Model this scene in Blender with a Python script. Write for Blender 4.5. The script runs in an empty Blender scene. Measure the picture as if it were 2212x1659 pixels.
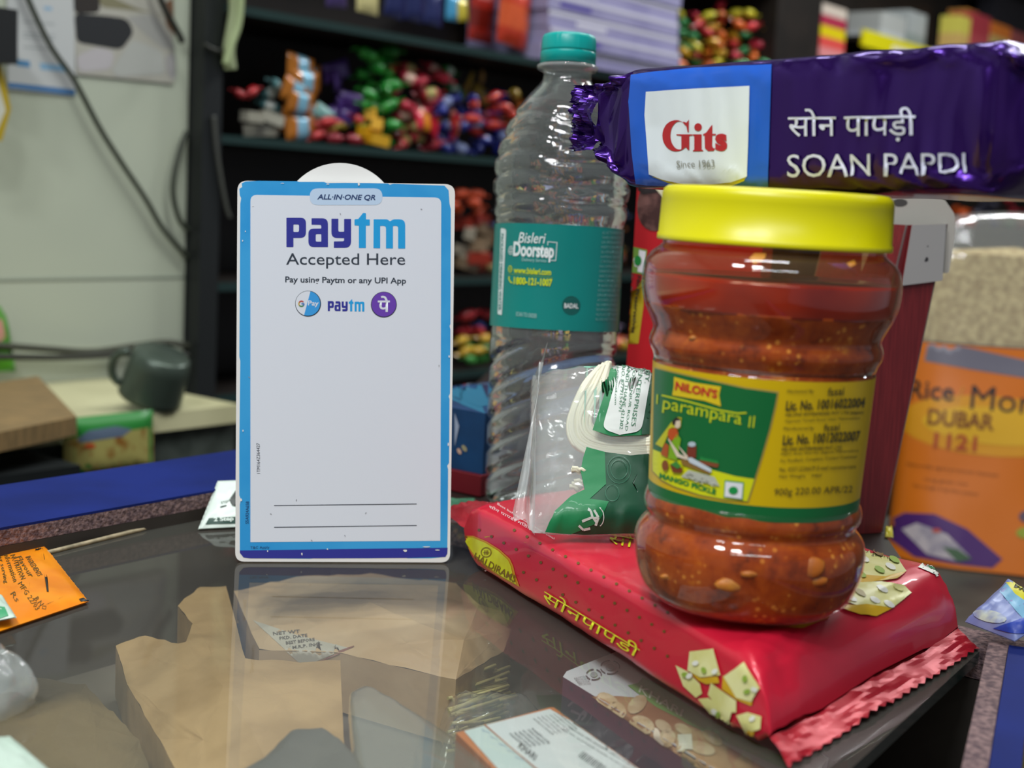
import bpy, bmesh, math, random
from mathutils import Vector, Matrix, noise
from mathutils.bvhtree import BVHTree
from mathutils.geometry import delaunay_2d_cdt

random.seed(11)
SC = bpy.context.scene
COL = SC.collection
V = Vector

# ------------------------------------------------------------------ camera
IW, IH, FPX = 2212.0, 1659.0, 3000.0
CAM = V((0.0, 0.0, 0.178))
PITCH, ROLL = math.radians(7.7), math.radians(3.0)
FWD = V((0, math.cos(PITCH), -math.sin(PITCH)))
_r0 = V((1, 0, 0))
_u0 = V((0, math.sin(PITCH), math.cos(PITCH)))
RGT = _r0 * math.cos(ROLL) + _u0 * math.sin(ROLL)
UPV = _u0 * math.cos(ROLL) - _r0 * math.sin(ROLL)
cd = bpy.data.cameras.new('camera')
cd.sensor_width = 36.0
cd.lens = FPX / IW * 36.0
cd.clip_start = 0.02
cd.dof.use_dof = True
cd.dof.focus_distance = 0.61
cd.dof.aperture_fstop = 9.5
cam = bpy.data.objects.new('camera', cd)
COL.objects.link(cam)
cam.matrix_world = Matrix(((RGT.x, UPV.x, -FWD.x, CAM.x), (RGT.y, UPV.y, -FWD.y, CAM.y),
                           (RGT.z, UPV.z, -FWD.z, CAM.z), (0, 0, 0, 1)))
SC.camera = cam

# ------------------------------------------------------------------ exposure, world, lamps
SC.view_settings.view_transform = 'Standard'
SC.view_settings.look = 'None'
SC.view_settings.exposure = -0.06
SC.view_settings.gamma = 1.0
SC.view_settings.use_curve_mapping = False
wd = bpy.data.worlds.new('street_daylight')
wd.use_nodes = True
wd.node_tree.nodes['Background'].inputs[0].default_value = (0.80, 0.88, 1.0, 1)
wd.node_tree.nodes['Background'].inputs[1].default_value = 0.24
SC.world = wd

# wall direction D1 (u) runs away to the right, D2 (v) points from the counter to the shelves
D1 = V((0.615, 0.7885, 0)).normalized()
D2 = V((-D1.y, D1.x, 0))
ZC, ZF = 1.45, -0.95


def U(u, v, z):
    return D1 * u + D2 * v + V((0, 0, z))


def lamp(name, loc, power, size, aim=None, shape='DISK', size_y=None, col=(0.96, 0.98, 1.0)):
    l = bpy.data.lights.new(name, 'AREA')
    l.energy = power
    l.shape = shape
    l.size = size
    if size_y:
        l.size_y = size_y
    l.color = col
    o = bpy.data.objects.new(name, l)
    COL.objects.link(o)
    o.location = loc
    d = (V(aim) - V(loc)) if aim is not None else V((0, 0, -1))
    o.rotation_euler = d.to_track_quat('-Z', 'Y').to_euler()
    return o


lamp('ceiling_spot_lamp', (-0.62, -0.10, 1.40), 12, 0.24)
lamp('ceiling_spot_lamp', (-0.30, -0.32, 1.40), 12, 0.24)
lamp('ceiling_tube_lamp', (-0.05, -0.75, 1.40), 11, 1.1, None, 'RECTANGLE', 0.06, (0.95, 0.98, 1.0))
lamp('ceiling_tube_lamp', (0.02, 0.42, 1.40), 5.5, 0.5, None, 'RECTANGLE', 0.06, (0.97, 0.99, 1.0))
lamp('ceiling_tube_lamp', U(1.2, 0.55, 1.40), 13, 1.1, None, 'RECTANGLE', 0.06, (0.97, 1.0, 0.97))
lamp('ceiling_tube_lamp', U(2.7, 0.45, 1.40), 28, 1.1, None, 'RECTANGLE', 0.06, (0.97, 0.99, 1.0))


# ------------------------------------------------------------------ pixel helpers (2212 x 1659 frame)
def ray(px, py):
    return (FWD + RGT * ((px - IW / 2) / FPX) + UPV * ((IH / 2 - py) / FPX))


def at_z(px, py, z):
    d = ray(px, py)
    return CAM + d * ((z - CAM.z) / d.z)


def at_v(px, py, v):
    d = ray(px, py)
    return CAM + d * (v / d.dot(D2))


def at_d(px, py, dep):
    return CAM + ray(px, py) * dep


def plane_hit(px, py, p0, n):
    d = ray(px, py)
    return CAM + d * ((p0 - CAM).dot(n) / d.dot(n))


# ------------------------------------------------------------------ materials
def s2l(h):
    h = h.lstrip('#')
    c = [int(h[i:i + 2], 16) / 255 for i in (0, 2, 4)]
    return tuple(x / 12.92 if x <= 0.04045 else ((x + 0.055) / 1.055) ** 2.4 for x in c) + (1,)


_M = {}


def mat(hexc, rough=0.45, metal=0.0, coat=0.0, spec=0.5, bump=0.0, bscale=60.0, name=None, trans=0.0, ior=1.45,
        mix=None, mscale=40.0, mlo=0.4, mhi=0.6, sss=0.0, detail=3.0, alpha=1.0, stretch=None):
    key = (hexc, rough, metal, coat, spec, bump, bscale, trans, ior, mix, mscale, mlo, mhi, sss, detail, alpha, stretch)
    if key in _M:
        return _M[key]
    m = bpy.data.materials.new(name or 'surface_' + hexc.strip('#'))
    m.use_nodes = True
    nt = m.node_tree
    b = nt.nodes['Principled BSDF']
    b.inputs['Base Color'].default_value = s2l(hexc)
    b.inputs['Roughness'].default_value = rough
    b.inputs['Metallic'].default_value = metal
    b.inputs['Coat Weight'].default_value = coat
    b.inputs['Coat Roughness'].default_value = 0.05
    b.inputs['Specular IOR Level'].default_value = spec
    b.inputs['Transmission Weight'].default_value = trans
    b.inputs['IOR'].default_value = ior
    b.inputs['Alpha'].default_value = alpha
    if sss:
        b.inputs['Subsurface Weight'].default_value = sss
        b.inputs['Subsurface Radius'].default_value = (0.01, 0.006, 0.003)
    tc = None
    if bump or mix:
        tc = nt.nodes.new('ShaderNodeTexCoord')
        src = tc.outputs['Object']
        if stretch:
            mp = nt.nodes.new('ShaderNodeMapping')
            mp.inputs['Scale'].default_value = stretch
            nt.links.new(src, mp.inputs[0])
            src = mp.outputs[0]
    if mix:
        n = nt.nodes.new('ShaderNodeTexNoise')
        n.inputs['Scale'].default_value = mscale
        n.inputs['Detail'].default_value = detail
        nt.links.new(src, n.inputs['Vector'])
        r = nt.nodes.new('ShaderNodeValToRGB')
        r.color_ramp.elements[0].position = mlo
        r.color_ramp.elements[1].position = mhi
        r.color_ramp.elements[0].color = s2l(hexc)
        r.color_ramp.elements[1].color = s2l(mix)
        nt.links.new(n.outputs['Fac'], r.inputs[0])
        nt.links.new(r.outputs[0], b.inputs['Base Color'])
    if bump:
        n = nt.nodes.new('ShaderNodeTexNoise')
        n.inputs['Scale'].default_value = bscale
        n.inputs['Detail'].default_value = 4
        nt.links.new(src, n.inputs['Vector'])
        bp = nt.nodes.new('ShaderNodeBump')
        bp.inputs['Strength'].default_value = bump
        bp.inputs['Distance'].default_value = 0.002
        nt.links.new(n.outputs['Fac'], bp.inputs['Height'])
        nt.links.new(bp.outputs[0], b.inputs['Normal'])
    _M[key] = m
    return m


def film(name, tint=(1, 1, 1), haze=0.06, ior=1.45, rough=0.05, bump=0.0, bscale=60.0, hazecol=(0.9, 0.92, 0.92), gloss=1.0):
    """thin clear sheet: see-through with Fresnel gloss and a little milky scatter"""
    m = bpy.data.materials.new(name)
    m.use_nodes = True
    nt = m.node_tree
    nt.nodes.clear()
    out = nt.nodes.new('ShaderNodeOutputMaterial')
    tr = nt.nodes.new('ShaderNodeBsdfTransparent')
    tr.inputs[0].default_value = (*tint, 1)
    df = nt.nodes.new('ShaderNodeBsdfDiffuse')
    df.inputs[0].default_value = (*hazecol, 1)
    gl = nt.nodes.new('ShaderNodeBsdfGlossy')
    gl.inputs['Roughness'].default_value = rough
    gl.inputs[0].default_value = (gloss, gloss, gloss, 1)
    fr = nt.nodes.new('ShaderNodeFresnel')
    ge = nt.nodes.new('ShaderNodeNewGeometry')
    mr = nt.nodes.new('ShaderNodeMapRange')          # a thin sheet mirrors the same from both sides
    mr.inputs[3].default_value = ior
    mr.inputs[4].default_value = 1.0 / ior
    nt.links.new(ge.outputs['Backfacing'], mr.inputs[0])
    nt.links.new(mr.outputs[0], fr.inputs[0])
    m1 = nt.nodes.new('ShaderNodeMixShader')
    m1.inputs[0].default_value = haze
    m2 = nt.nodes.new('ShaderNodeMixShader')
    nt.links.new(tr.outputs[0], m1.inputs[1])
    nt.links.new(df.outputs[0], m1.inputs[2])
    nt.links.new(fr.outputs[0], m2.inputs[0])
    nt.links.new(m1.outputs[0], m2.inputs[1])
    nt.links.new(gl.outputs[0], m2.inputs[2])
    nt.links.new(m2.outputs[0], out.inputs[0])
    if bump:
        tc = nt.nodes.new('ShaderNodeTexCoord')
        n = nt.nodes.new('ShaderNodeTexNoise')
        n.inputs['Scale'].default_value = bscale
        nt.links.new(tc.outputs['Object'], n.inputs['Vector'])
        bp = nt.nodes.new('ShaderNodeBump')
        bp.inputs['Strength'].default_value = bump
        bp.inputs['Distance'].default_value = 0.003
        nt.links.new(n.outputs['Fac'], bp.inputs['Height'])
        nt.links.new(bp.outputs[0], gl.inputs['Normal'])
        nt.links.new(bp.outputs[0], fr.inputs['Normal'])
    return m


# ------------------------------------------------------------------ mesh builder (world coordinates, many materials)
class MB:
    def __init__(self):
        self.v, self.f, self.fm, self.fs, self.mats = [], [], [], [], []

    def slot(self, m):
        if m not in self.mats:
            self.mats.append(m)
        return self.mats.index(m)

    def add(self, vs, fs, m, smooth=False):
        b = len(self.v)
        self.v.extend(V(p) for p in vs)
        k = self.slot(m)
        for f in fs:
            self.f.append(tuple(b + i for i in f))
            self.fm.append(k)
            self.fs.append(smooth)
        return self

    def hexa(self, c, m):
        """c: bottom four then top four corners, both counter-clockwise from above"""
        return self.add(c, [(3, 2, 1, 0), (4, 5, 6, 7), (0, 1, 5, 4), (1, 2, 6, 5), (2, 3, 7, 6), (3, 0, 4, 7)], m)

    def box(self, c, s, m, ax=None):
        ax = ax or (V((1, 0, 0)), V((0, 1, 0)), V((0, 0, 1)))
        c = V(c)
        h = [ax[i] * (s[i] / 2) for i in range(3)]
        q = [(-1, -1), (1, -1), (1, 1), (-1, 1)]
        return self.hexa([c + h[0] * a + h[1] * b - h[2] for a, b in q] + [c + h[0] * a + h[1] * b + h[2] for a, b in q], m)

    def ubox(self, u0, u1, v0, v1, z0, z1, m):
        q = [(u0, v0), (u1, v0), (u1, v1), (u0, v1)]
        return self.hexa([U(a, b, z0) for a, b in q] + [U(a, b, z1) for a, b in q], m)

    def grid(self, fn, nu, nv, m, smooth=True, closed=False, mfn=None):
        """fn(i,j) for i in 0..nu, j in 0..nv (j wraps when closed)"""
        nj = nv if closed else nv + 1
        b = len(self.v)
        for i in range(nu + 1):
            for j in range(nj):
                self.v.append(V(fn(i, j)))
        for i in range(nu):
            for j in range(nv):
                j2 = (j + 1) % nj
                self.f.append((b + i * nj + j, b + i * nj + j2, b + (i + 1) * nj + j2, b + (i + 1) * nj + j))
                self.fm.append(self.slot(mfn(i, j) if mfn else m))
                self.fs.append(smooth)
        return self

    def lathe(self, prof, seg, m, M=None, smooth=True, caps=(False, False), rfn=None):
        M = M or Matrix.Identity(4)

        def fn(i, j):
            r, z = prof[i]
            a = 2 * math.pi * j / seg
            if rfn:
                r = rfn(r, z, a)
            return M @ V((r * math.cos(a), r * math.sin(a), z))
        b = len(self.v)
        self.grid(fn, len(prof) - 1, seg, m, smooth, True)
        k = self.slot(m)
        if caps[0]:
            self.f.append(tuple(b + j for j in reversed(range(seg))))
            self.fm.append(k)
            self.fs.append(False)
        if caps[1]:
            o = b + (len(prof) - 1) * seg
            self.f.append(tuple(o + j for j in range(seg)))
            self.fm.append(k)
            self.fs.append(False)
        return self

    def tube(self, path, r, m, seg=8, caps=True):
        path = [V(p) for p in path]
        rings = []
        for i, p in enumerate(path):
            t = (path[min(i + 1, len(path) - 1)] - path[max(i - 1, 0)]).normalized()
            a = t.orthogonal().normalized() if not rings else (rings[-1] - t * rings[-1].dot(t)).normalized()
            rings.append(a)
        rr = r if isinstance(r, (list, tuple)) else [r] * len(path)

        def fn(i, j):
            t = (path[min(i + 1, len(path) - 1)] - path[max(i - 1, 0)]).normalized()
            a = rings[i]
            b = t.cross(a)
            w = 2 * math.pi * j / seg
            return path[i] + (a * math.cos(w) + b * math.sin(w)) * rr[i]
        b0 = len(self.v)
        self.grid(fn, len(path) - 1, seg, m, True, True)
        if caps:
            k = self.slot(m)
            for base, rev in ((b0, True), (b0 + (len(path) - 1) * seg, False)):
                ids = [base + j for j in range(seg)]
                self.f.append(tuple(reversed(ids)) if rev else tuple(ids))
                self.fm.append(k)
                self.fs.append(False)
        return self

    def plate(self, loop, n, th, m, mside=None):
        """loop of world points, extruded by th along -n"""
        k = len(loop)
        a = [V(p) for p in loop]
        b = [p - n * th for p in a]
        self.add(a, [tuple(range(k))], m)
        self.add(b, [tuple(reversed(range(k)))], mside or m)
        self.add(a + b, [(i, k + i, k + (i + 1) % k, (i + 1) % k) for i in range(k)], mside or m)
        return self

    def bvh(self):
        return BVHTree.FromPolygons(self.v, self.f)

    def build(self, name, parent=None, bevel=0.0, seg=2, weld=False, sub=0, solid=0.0):
        me = bpy.data.meshes.new(name)
        off = parent_origin(parent)
        me.from_pydata([tuple(p - off) for p in self.v], [], self.f)
        for m in self.mats:
            me.materials.append(m)
        me.polygons.foreach_set('material_index', self.fm)
        me.polygons.foreach_set('use_smooth', self.fs)
        if weld:
            bm = bmesh.new()
            bm.from_mesh(me)
            bmesh.ops.remove_doubles(bm, verts=bm.verts, dist=1e-6)
            bmesh.ops.recalc_face_normals(bm, faces=bm.faces)
            bm.to_mesh(me)
            bm.free()
        me.update()
        o = bpy.data.objects.new(name, me)
        COL.objects.link(o)
        o.parent = parent
        if solid:
            md = o.modifiers.new('thickness', 'SOLIDIFY')
            md.thickness = solid
            md.offset = 0
        if bevel:
            md = o.modifiers.new('edges', 'BEVEL')
            md.width = bevel
            md.segments = seg
            md.limit_method = 'ANGLE'
        if sub:
            md = o.modifiers.new('smooth', 'SUBSURF')
            md.levels = md.render_levels = sub
        return o


def parent_origin(p):
    o = V((0, 0, 0))
    while p is not None:
        o += p.location
        p = p.parent
    return o


def tag(o, label=None, cat=None, group=None, kind=None):
    if label:
        o['label'] = label
    if cat:
        o['category'] = cat
    if group:
        o['group'] = group
    if kind:
        o['kind'] = kind
    return o


def thing(name, loc, label, cat, group=None):
    o = bpy.data.objects.new(name, None)
    o.empty_display_size = 0.02
    COL.objects.link(o)
    o.location = loc
    return tag(o, label, cat, group)


# ------------------------------------------------------------------ printing on surfaces
class Surf:
    def __init__(self, bvh=None, p0=None, n=None):
        self.b, self.p0, self.n = bvh, p0, n
        self.last = 0.6

    def hit(self, px, py, off):
        if self.b is None:
            p = plane_hit(px, py, self.p0, self.n)
            return p + self.n * (off * 0.35)
        d = ray(px, py).normalized()
        h = self.b.ray_cast(CAM, d)
        if h[0] is None:
            q = CAM + d * self.last
            h = self.b.find_nearest(q)
            n = h[1] if h[1].dot(d) < 0 else -h[1]
            return h[0] + n * off
        n = h[1] if h[1].dot(d) < 0 else -h[1]
        self.last = (h[0] - CAM).length
        return h[0] + n * off


LAY = 0.00022


def refine(vs, fs, lim):
    vs = [tuple(p) for p in vs]
    fs = [tuple(f) for f in fs]
    for _ in range(9):
        mid, out, any_ = {}, [], False

        def m(i, j):
            k = (min(i, j), max(i, j))
            if k not in mid:
                vs.append(((vs[i][0] + vs[j][0]) / 2, (vs[i][1] + vs[j][1]) / 2))
                mid[k] = len(vs) - 1
            return mid[k]

        def long_(i, j):
            return (vs[i][0] - vs[j][0]) ** 2 + (vs[i][1] - vs[j][1]) ** 2 > lim * lim
        for a, b, c in fs:
            e = (long_(a, b), long_(b, c), long_(c, a))
            n = sum(e)
            if n == 0:
                out.append((a, b, c))
                continue
            any_ = True
            while not e[0]:
                a, b, c = b, c, a
                e = (e[1], e[2], e[0])
            ab = m(a, b)
            if n == 3:
                bc, ca = m(b, c), m(c, a)
                out += [(a, ab, ca), (ab, b, bc), (ca, bc, c), (ab, bc, ca)]
            elif n == 1:
                out += [(a, ab, c), (ab, b, c)]
            elif e[1]:
                bc = m(b, c)
                out += [(ab, b, bc), (a, ab, bc), (a, bc, c)]
            else:
                ca = m(c, a)
                out += [(a, ab, ca), (ab, b, c), (ab, c, ca)]
        fs = out
        if not any_:
            break
    return vs, fs


def inside(p, loop):
    r = False
    j = len(loop) - 1
    for i in range(len(loop)):
        a, b = loop[i], loop[j]
        if (a[1] > p[1]) != (b[1] > p[1]) and p[0] < (b[0] - a[0]) * (p[1] - a[1]) / (b[1] - a[1]) + a[0]:
            r = not r
        j = i
    return r


def fill2d(loops):
    vs, es = [], []
    for lp in loops:
        b = len(vs)
        vs += [V((p[0], p[1])) for p in lp]
        es += [(b + i, b + (i + 1) % len(lp)) for i in range(len(lp))]
    r = delaunay_2d_cdt(vs, es, [], 0, 1e-4)
    ov = [(p.x, p.y) for p in r[0]]
    fs = []
    for f in r[2]:
        c = (sum(ov[i][0] for i in f) / len(f), sum(ov[i][1] for i in f) / len(f))
        if sum(inside(c, lp) for lp in loops) % 2 == 1:
            for k in range(1, len(f) - 1):
                fs.append((f[0], f[k], f[k + 1]))
    return ov, fs


def fillpx(mb, surf, loops, m, lay=1, lim=40):
    if not isinstance(loops[0][0], (tuple, list)):
        loops = [loops]
    vs, fs = fill2d(loops)
    vs, fs = refine(vs, fs, lim)
    mb.add([surf.hit(x, y, LAY * lay) for x, y in vs], fs, m, True)


_T = {}


def text2d(s, bold=0.0, shear=0.0, res=3):
    k = (s, bold, shear, res)
    if k not in _T:
        c = bpy.data.curves.new('lettering', 'FONT')
        c.body = s
        c.resolution_u = res
        c.offset = bold
        c.shear = shear
        o = bpy.data.objects.new('lettering', c)
        COL.objects.link(o)
        dg = bpy.context.evaluated_depsgraph_get()
        me = bpy.data.meshes.new_from_object(o.evaluated_get(dg))
        me.calc_loop_triangles()
        vs = [(v.co.x, v.co.y) for v in me.vertices]
        fs = [tuple(t.vertices) for t in me.loop_triangles]
        bpy.data.objects.remove(o)
        bpy.data.curves.remove(c)
        bpy.data.meshes.remove(me)
        _T[k] = (vs, fs)
    return _T[k]


def textpx(mb, surf, s, L, R, h, m, lay=2, bold=0.0, shear=0.0, lim=60, up=None, res=3):
    """the string's box runs from L to R along its bottom and is h pixels tall"""
    vs, fs = text2d(s, bold, shear, res)
    if not vs:
        return
    x0, x1 = min(v[0] for v in vs), max(v[0] for v in vs)
    y0, y1 = min(v[1] for v in vs), max(v[1] for v in vs)
    dx, dy = R[0] - L[0], R[1] - L[1]
    ln = math.hypot(dx, dy)
    ux, uy = up if up else (dy / ln, -dx / ln)
    pts = []
    for x, y in vs:
        a, b = (x - x0) / (x1 - x0), (y - y0) / (y1 - y0)
        pts.append((L[0] + dx * a + ux * h * b, L[1] + dy * a + uy * h * b))
    pts, fs = refine(pts, fs, lim)
    mb.add([surf.hit(x, y, LAY * lay) for x, y in pts], fs, m, True)


def rloop(pts, r=0, n=5):
    """polygon with rounded corners; a point may carry its own radius as third value"""
    out = []
    k = len(pts)
    for i in range(k):
        p, a, b = pts[i], pts[i - 1], pts[(i + 1) % k]
        rad = p[2] if len(p) > 2 else r
        if rad <= 0:
            out.append((p[0], p[1]))
            continue
        A, B = V((a[0] - p[0], a[1] - p[1])), V((b[0] - p[0], b[1] - p[1]))
        q = min(rad, A.length * 0.49, B.length * 0.49)
        s, e, c = V(p[:2]) + A.normalized() * q, V(p[:2]) + B.normalized() * q, V(p[:2])
        for t in range(n + 1):
            t /= n
            w = s * (1 - t) ** 2 + c * 2 * t * (1 - t) + e * t * t
            out.append((w.x, w.y))
    return out


def rectpx(x0, y0, x1, y1, r=0):
    return rloop([(x0, y0), (x1, y0), (x1, y1), (x0, y1)], r)


def ell(cx, cy, rx, ry=None, n=28, rot=0.0):
    ry = ry or rx
    c, s = math.cos(rot), math.sin(rot)
    return [(cx + rx * math.cos(t) * c - ry * math.sin(t) * s, cy + rx * math.cos(t) * s + ry * math.sin(t) * c)
            for t in (2 * math.pi * i / n for i in range(n))]


def strokepx(mb, surf, pts, w, m, lay=2):
    for (x0, y0), (x1, y1) in zip(pts, pts[1:]):
        d = math.hypot(x1 - x0, y1 - y0) or 1
        nx, ny = -(y1 - y0) / d * w / 2, (x1 - x0) / d * w / 2
        fillpx(mb, surf, [(x0 + nx, y0 + ny), (x1 + nx, y1 + ny), (x1 - nx, y1 - ny), (x0 - nx, y0 - ny)], m, lay)


# palette
WHITE = mat('#e8e9ee', 0.35)
PAPER = mat('#e9eaee', 0.5)
BLACK = mat('#16181c', 0.5)
INK = mat('#262c38', 0.5)
# ------------------------------------------------------------------ the room
def struct(name, mb, **k):
    o = mb.build(name, None, **k)
    o['kind'] = 'structure'
    return o


TILE = mat('#b4bba9', 0.30, spec=0.4, mix='#adb4a4', mscale=3.0)
VW, VBK = 1.30, 1.46
UWE = at_v(427, 460, 1.28).dot(D1) - 0.001          # end of the tiled wall, where the shelves begin
mb = MB()
mb.ubox(-2.2, 6.2, -2.4, VBK + 0.1, ZF - 0.05, ZF, mat('#6f6a62', 0.6, mix='#5d5851', mscale=6))
struct('floor', mb)
mb = MB()
mb.ubox(-2.2, 6.2, -2.4, VBK + 0.1, ZC, ZC + 0.05, mat('#d8d8d2', 0.8))
struct('ceiling', mb)
mb = MB()
mb.ubox(UWE, 6.2, VBK, VBK + 0.1, ZF, ZC, TILE)
mb.ubox(-2.2, UWE, VW, VBK + 0.1, ZF, ZC, TILE)
zj = at_v(220, 600, VW).z
mb.ubox(-2.2, UWE - 0.001, VW - 0.0012, VW + 0.001, zj - 0.0013, zj + 0.0013, mat('#9aa294', 0.8))
mb.ubox(-2.2, UWE - 0.001, VW - 0.0012, VW + 0.001, zj + 0.60, zj + 0.6026, mat('#9aa294', 0.8))
struct('wall_back', mb)
mb = MB()
mb.ubox(6.2, 6.3, -2.4, VBK + 0.1, ZF, ZC, mat('#8f8577', 0.8))
struct('wall_right', mb)
mb = MB()
mb.ubox(-2.3, -2.2, -2.4, VBK + 0.1, ZF, ZC, mat('#b9b7ab', 0.8))
struct('wall_left', mb)

# ------------------------------------------------------------------ display counter
LAM = mat('#15256a', 0.7, spec=0.12, mix='#12205c', mscale=14)
CHIP = mat('#8d7472', 0.9, mix='#56454a', mscale=420, mlo=0.35, mhi=0.62, bump=0.9, bscale=500)
DARKW = mat('#2a2624', 0.55, mix='#34302c', mscale=20)
GLASS = film('counter_glass', (0.90, 0.93, 0.91), 0.09, 1.42, 0.03, hazecol=(0.52, 0.49, 0.43), gloss=0.5)
GEDGE = mat('#2f4743', 0.15, spec=0.8)


def line2(p, d, q, e):
    """crossing of two level lines"""
    den = d.x * e.y - d.y * e.x
    t = ((q.x - p.x) * e.y - (q.y - p.y) * e.x) / den
    return V((p.x + d.x * t, p.y + d.y * t, p.z))


def zz(p, z):
    return V((p.x, p.y, z))


RT = 0.015
a_in0, a_in1 = at_z(0, 1140, RT), at_z(510, 1050, RT)
a_out0 = at_z(0, 1048, RT)
dA = (a_in1 - a_in0).normalized()
nA = V((-dA.y, dA.x, 0))
wA = (a_out0 - a_in0).dot(nA)
g0, g1 = at_z(1840, 1659, 0), at_z(2080, 1440, 0)
dG = (g1 - g0).normalized()
b0 = at_z(2085, 1400, 0)
dB = D2.copy()
CA = line2(a_in0, dA, b0, dB)               # rail A meets rail B
CG = line2(g0, dG, b0, dB)
A0 = CA - dA * 1.1
G0 = CG - dG * 1.1
counter = thing('display_counter', (0, 0.5, ZF), 'glass topped display counter with blue laminate rails and raw chipboard edges', 'counter')
mb = MB()
lo = [zz(p, -0.005) for p in (A0, G0, CG, CA)]
hi = [zz(p, 0.0) for p in (A0, G0, CG, CA)]
mb.add(hi, [(0, 1, 2, 3)], GLASS)
e2 = 0.006
mb.add([lo[1], lo[2], hi[2], hi[1]], [(0, 1, 2, 3)], GEDGE)
mb.add([lo[2], lo[3], hi[3], hi[2]], [(0, 1, 2, 3)], GEDGE)
mb.add([lo[3], lo[0], hi[0], hi[3]], [(0, 1, 2, 3)], GEDGE)
glass = mb.build('glass_top', counter)
tag(glass, 'clear glass top pane')


def rail(p0, p1, n, w, ztop, zbot, top=LAM):
    """raised rail: blue laminate on a chipboard core; p0-p1 is the inner edge, n points outward"""
    m = MB()
    q = [p0, p1, p1 + n * w, p0 + n * w]
    if (p1 - p0).cross(n).z < 0:
        q = [q[1], q[0], q[3], q[2]]
    m.hexa([zz(p, ztop - 0.0012) for p in q] + [zz(p, ztop) for p in q], top)
    m.hexa([zz(p, zbot) for p in q] + [zz(p, ztop - 0.0013) for p in q], CHIP)
    return m.build('rail', counter)


pA1 = CA + dA * 0.03
rail(A0, pA1, nA, wA, RT, 0.0062)
mb = MB()
q = [A0, pA1, pA1 + nA * wA, A0 + nA * wA]
mb.hexa([zz(p, ZF) for p in q[::1]] + [zz(p, 0.006) for p in q], DARKW)
mb.build('side_panel', counter)
# pale wooden bead lying along the glass
bd0, bd1 = at_z(110, 1192, 0.001), at_z(440, 1110, 0.001)
db = (bd1 - bd0).normalized()
mb = MB()
mb.tube([bd0 - db * 0.12, bd0, bd1, bd1 + db * 0.02], 0.0011, mat('#a89a7c', 0.6, mix='#7d745c', mscale=120), 6)
mb.build('bead', counter)
# far rail between the two counters
nB = D1.copy()
rb0 = b0 - dB * 0.02
rail(CA, rb0, nB, 0.028, 0.0006, -0.012, CHIP)
# front rail on the customers' side
f0, f1 = at_z(2180, 1393, 0.008), at_z(2136, 1659, 0.008)
dF = (f1 - f0).normalized()
nF = V((-dF.y, dF.x, 0))
if nF.x < 0:
    nF = -nF
FW = 0.0095
rail(f1 + dF * 0.5, f0, nF, FW, 0.008, -0.05)
c0_, c1_ = at_z(2126, 1410, 0.008), at_z(2082, 1659, 0.008)      # raw edge of the inner board
wC = abs((c0_ - f0).dot(nF) + (c1_ - f1).dot(nF)) / 2
rail(f1 + dF * 0.5 - nF * wC, f0 - nF * wC, nF, wC - 0.0003, 0.0078, -0.05, CHIP)
mb = MB()
q = [f1 + dF * 0.5, f0, f0 + nF * FW, f1 + dF * 0.5 + nF * FW]
q = [q[0], q[3], q[2], q[1]]
mb.hexa([zz(p, ZF) for p in q] + [zz(p, -0.0505) for p in q], mat('#1d2c6d', 0.4))
mb.build('front_panel', counter)
# tray under the glass and the shelf carrying it
TZ = -0.066
mb = MB()
tq = [A0, G0 + V((0.03, 0, 0)), CG + V((0.02, 0, 0)), CA]
mb.hexa([zz(p, TZ - 0.012) for p in tq] + [zz(p, TZ) for p in tq], mat('#6b6257', 0.6, mix='#544d45', mscale=9))
mb.build('tray', counter)
mb = MB()
q = [CA, b0 - dB * 0.02, b0 - dB * 0.02 + nB * 0.02, CA + nB * 0.02]
q = [q[1], q[0], q[3], q[2]][::-1]
mb.hexa([zz(p, ZF) for p in q] + [zz(p, -0.0125) for p in q], DARKW)
mb.build('end_panel', counter)

# second counter beyond the rail: a plain dark top
mb = MB()
p0, p1 = CA + nB * 0.029, b0 + nB * 0.029
e0 = at_z(1925, 1172, 0)
ad = V((0.10, 1, 0)).normalized()
p1 = line2(e0, ad, p0, dB)
TOPW = mat('#2b2521', 0.4, mix='#231f1c', mscale=15)
q = [p1, zz(p1 + ad * 0.62, 0), zz(p0 + ad * 0.62, 0), p0]
side = thing('side_counter', (0.05, 0.95, ZF), 'plain dark wooden counter behind the glass topped one', 'counter')
mb = MB()
mb.hexa([zz(p, -0.022) for p in q] + [zz(p, -0.0005) for p in q], TOPW)
mb.build('top', side)
mb = MB()
cen = (q[0] + q[1] + q[2] + q[3]) / 4
q2 = [cen + (p - cen) * 0.80 for p in q]
mb.hexa([zz(p, ZF) for p in q2] + [zz(p, -0.0225) for p in q2], DARKW)
mb.build('cabinet', side)

# low table that carries the rice sack
mb = MB()
TBZ = -0.150
q = [V((0.27, 0.98, 0)), V((0.95, 0.98, 0)), V((0.95, 1.50, 0)), V((0.27, 1.50, 0))]
low = thing('low_table', (0.6, 1.25, ZF), 'low dark grey table under the orange rice bag', 'table')
mb.hexa([zz(p, TBZ - 0.03) for p in q] + [zz(p, TBZ) for p in q], mat('#2c2f2a', 0.5, mix='#3a3d36', mscale=12))
mb.build('table_top', low)
for p in q:
    c = zz(p * 0.94 + (q[0] + q[2]) * 0.03, 0)
    mb = MB()
    mb.box((c.x, c.y, (ZF + TBZ - 0.031) / 2), (0.04, 0.04, TBZ - 0.031 - ZF), DARKW)
    mb.build('leg', low)
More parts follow.
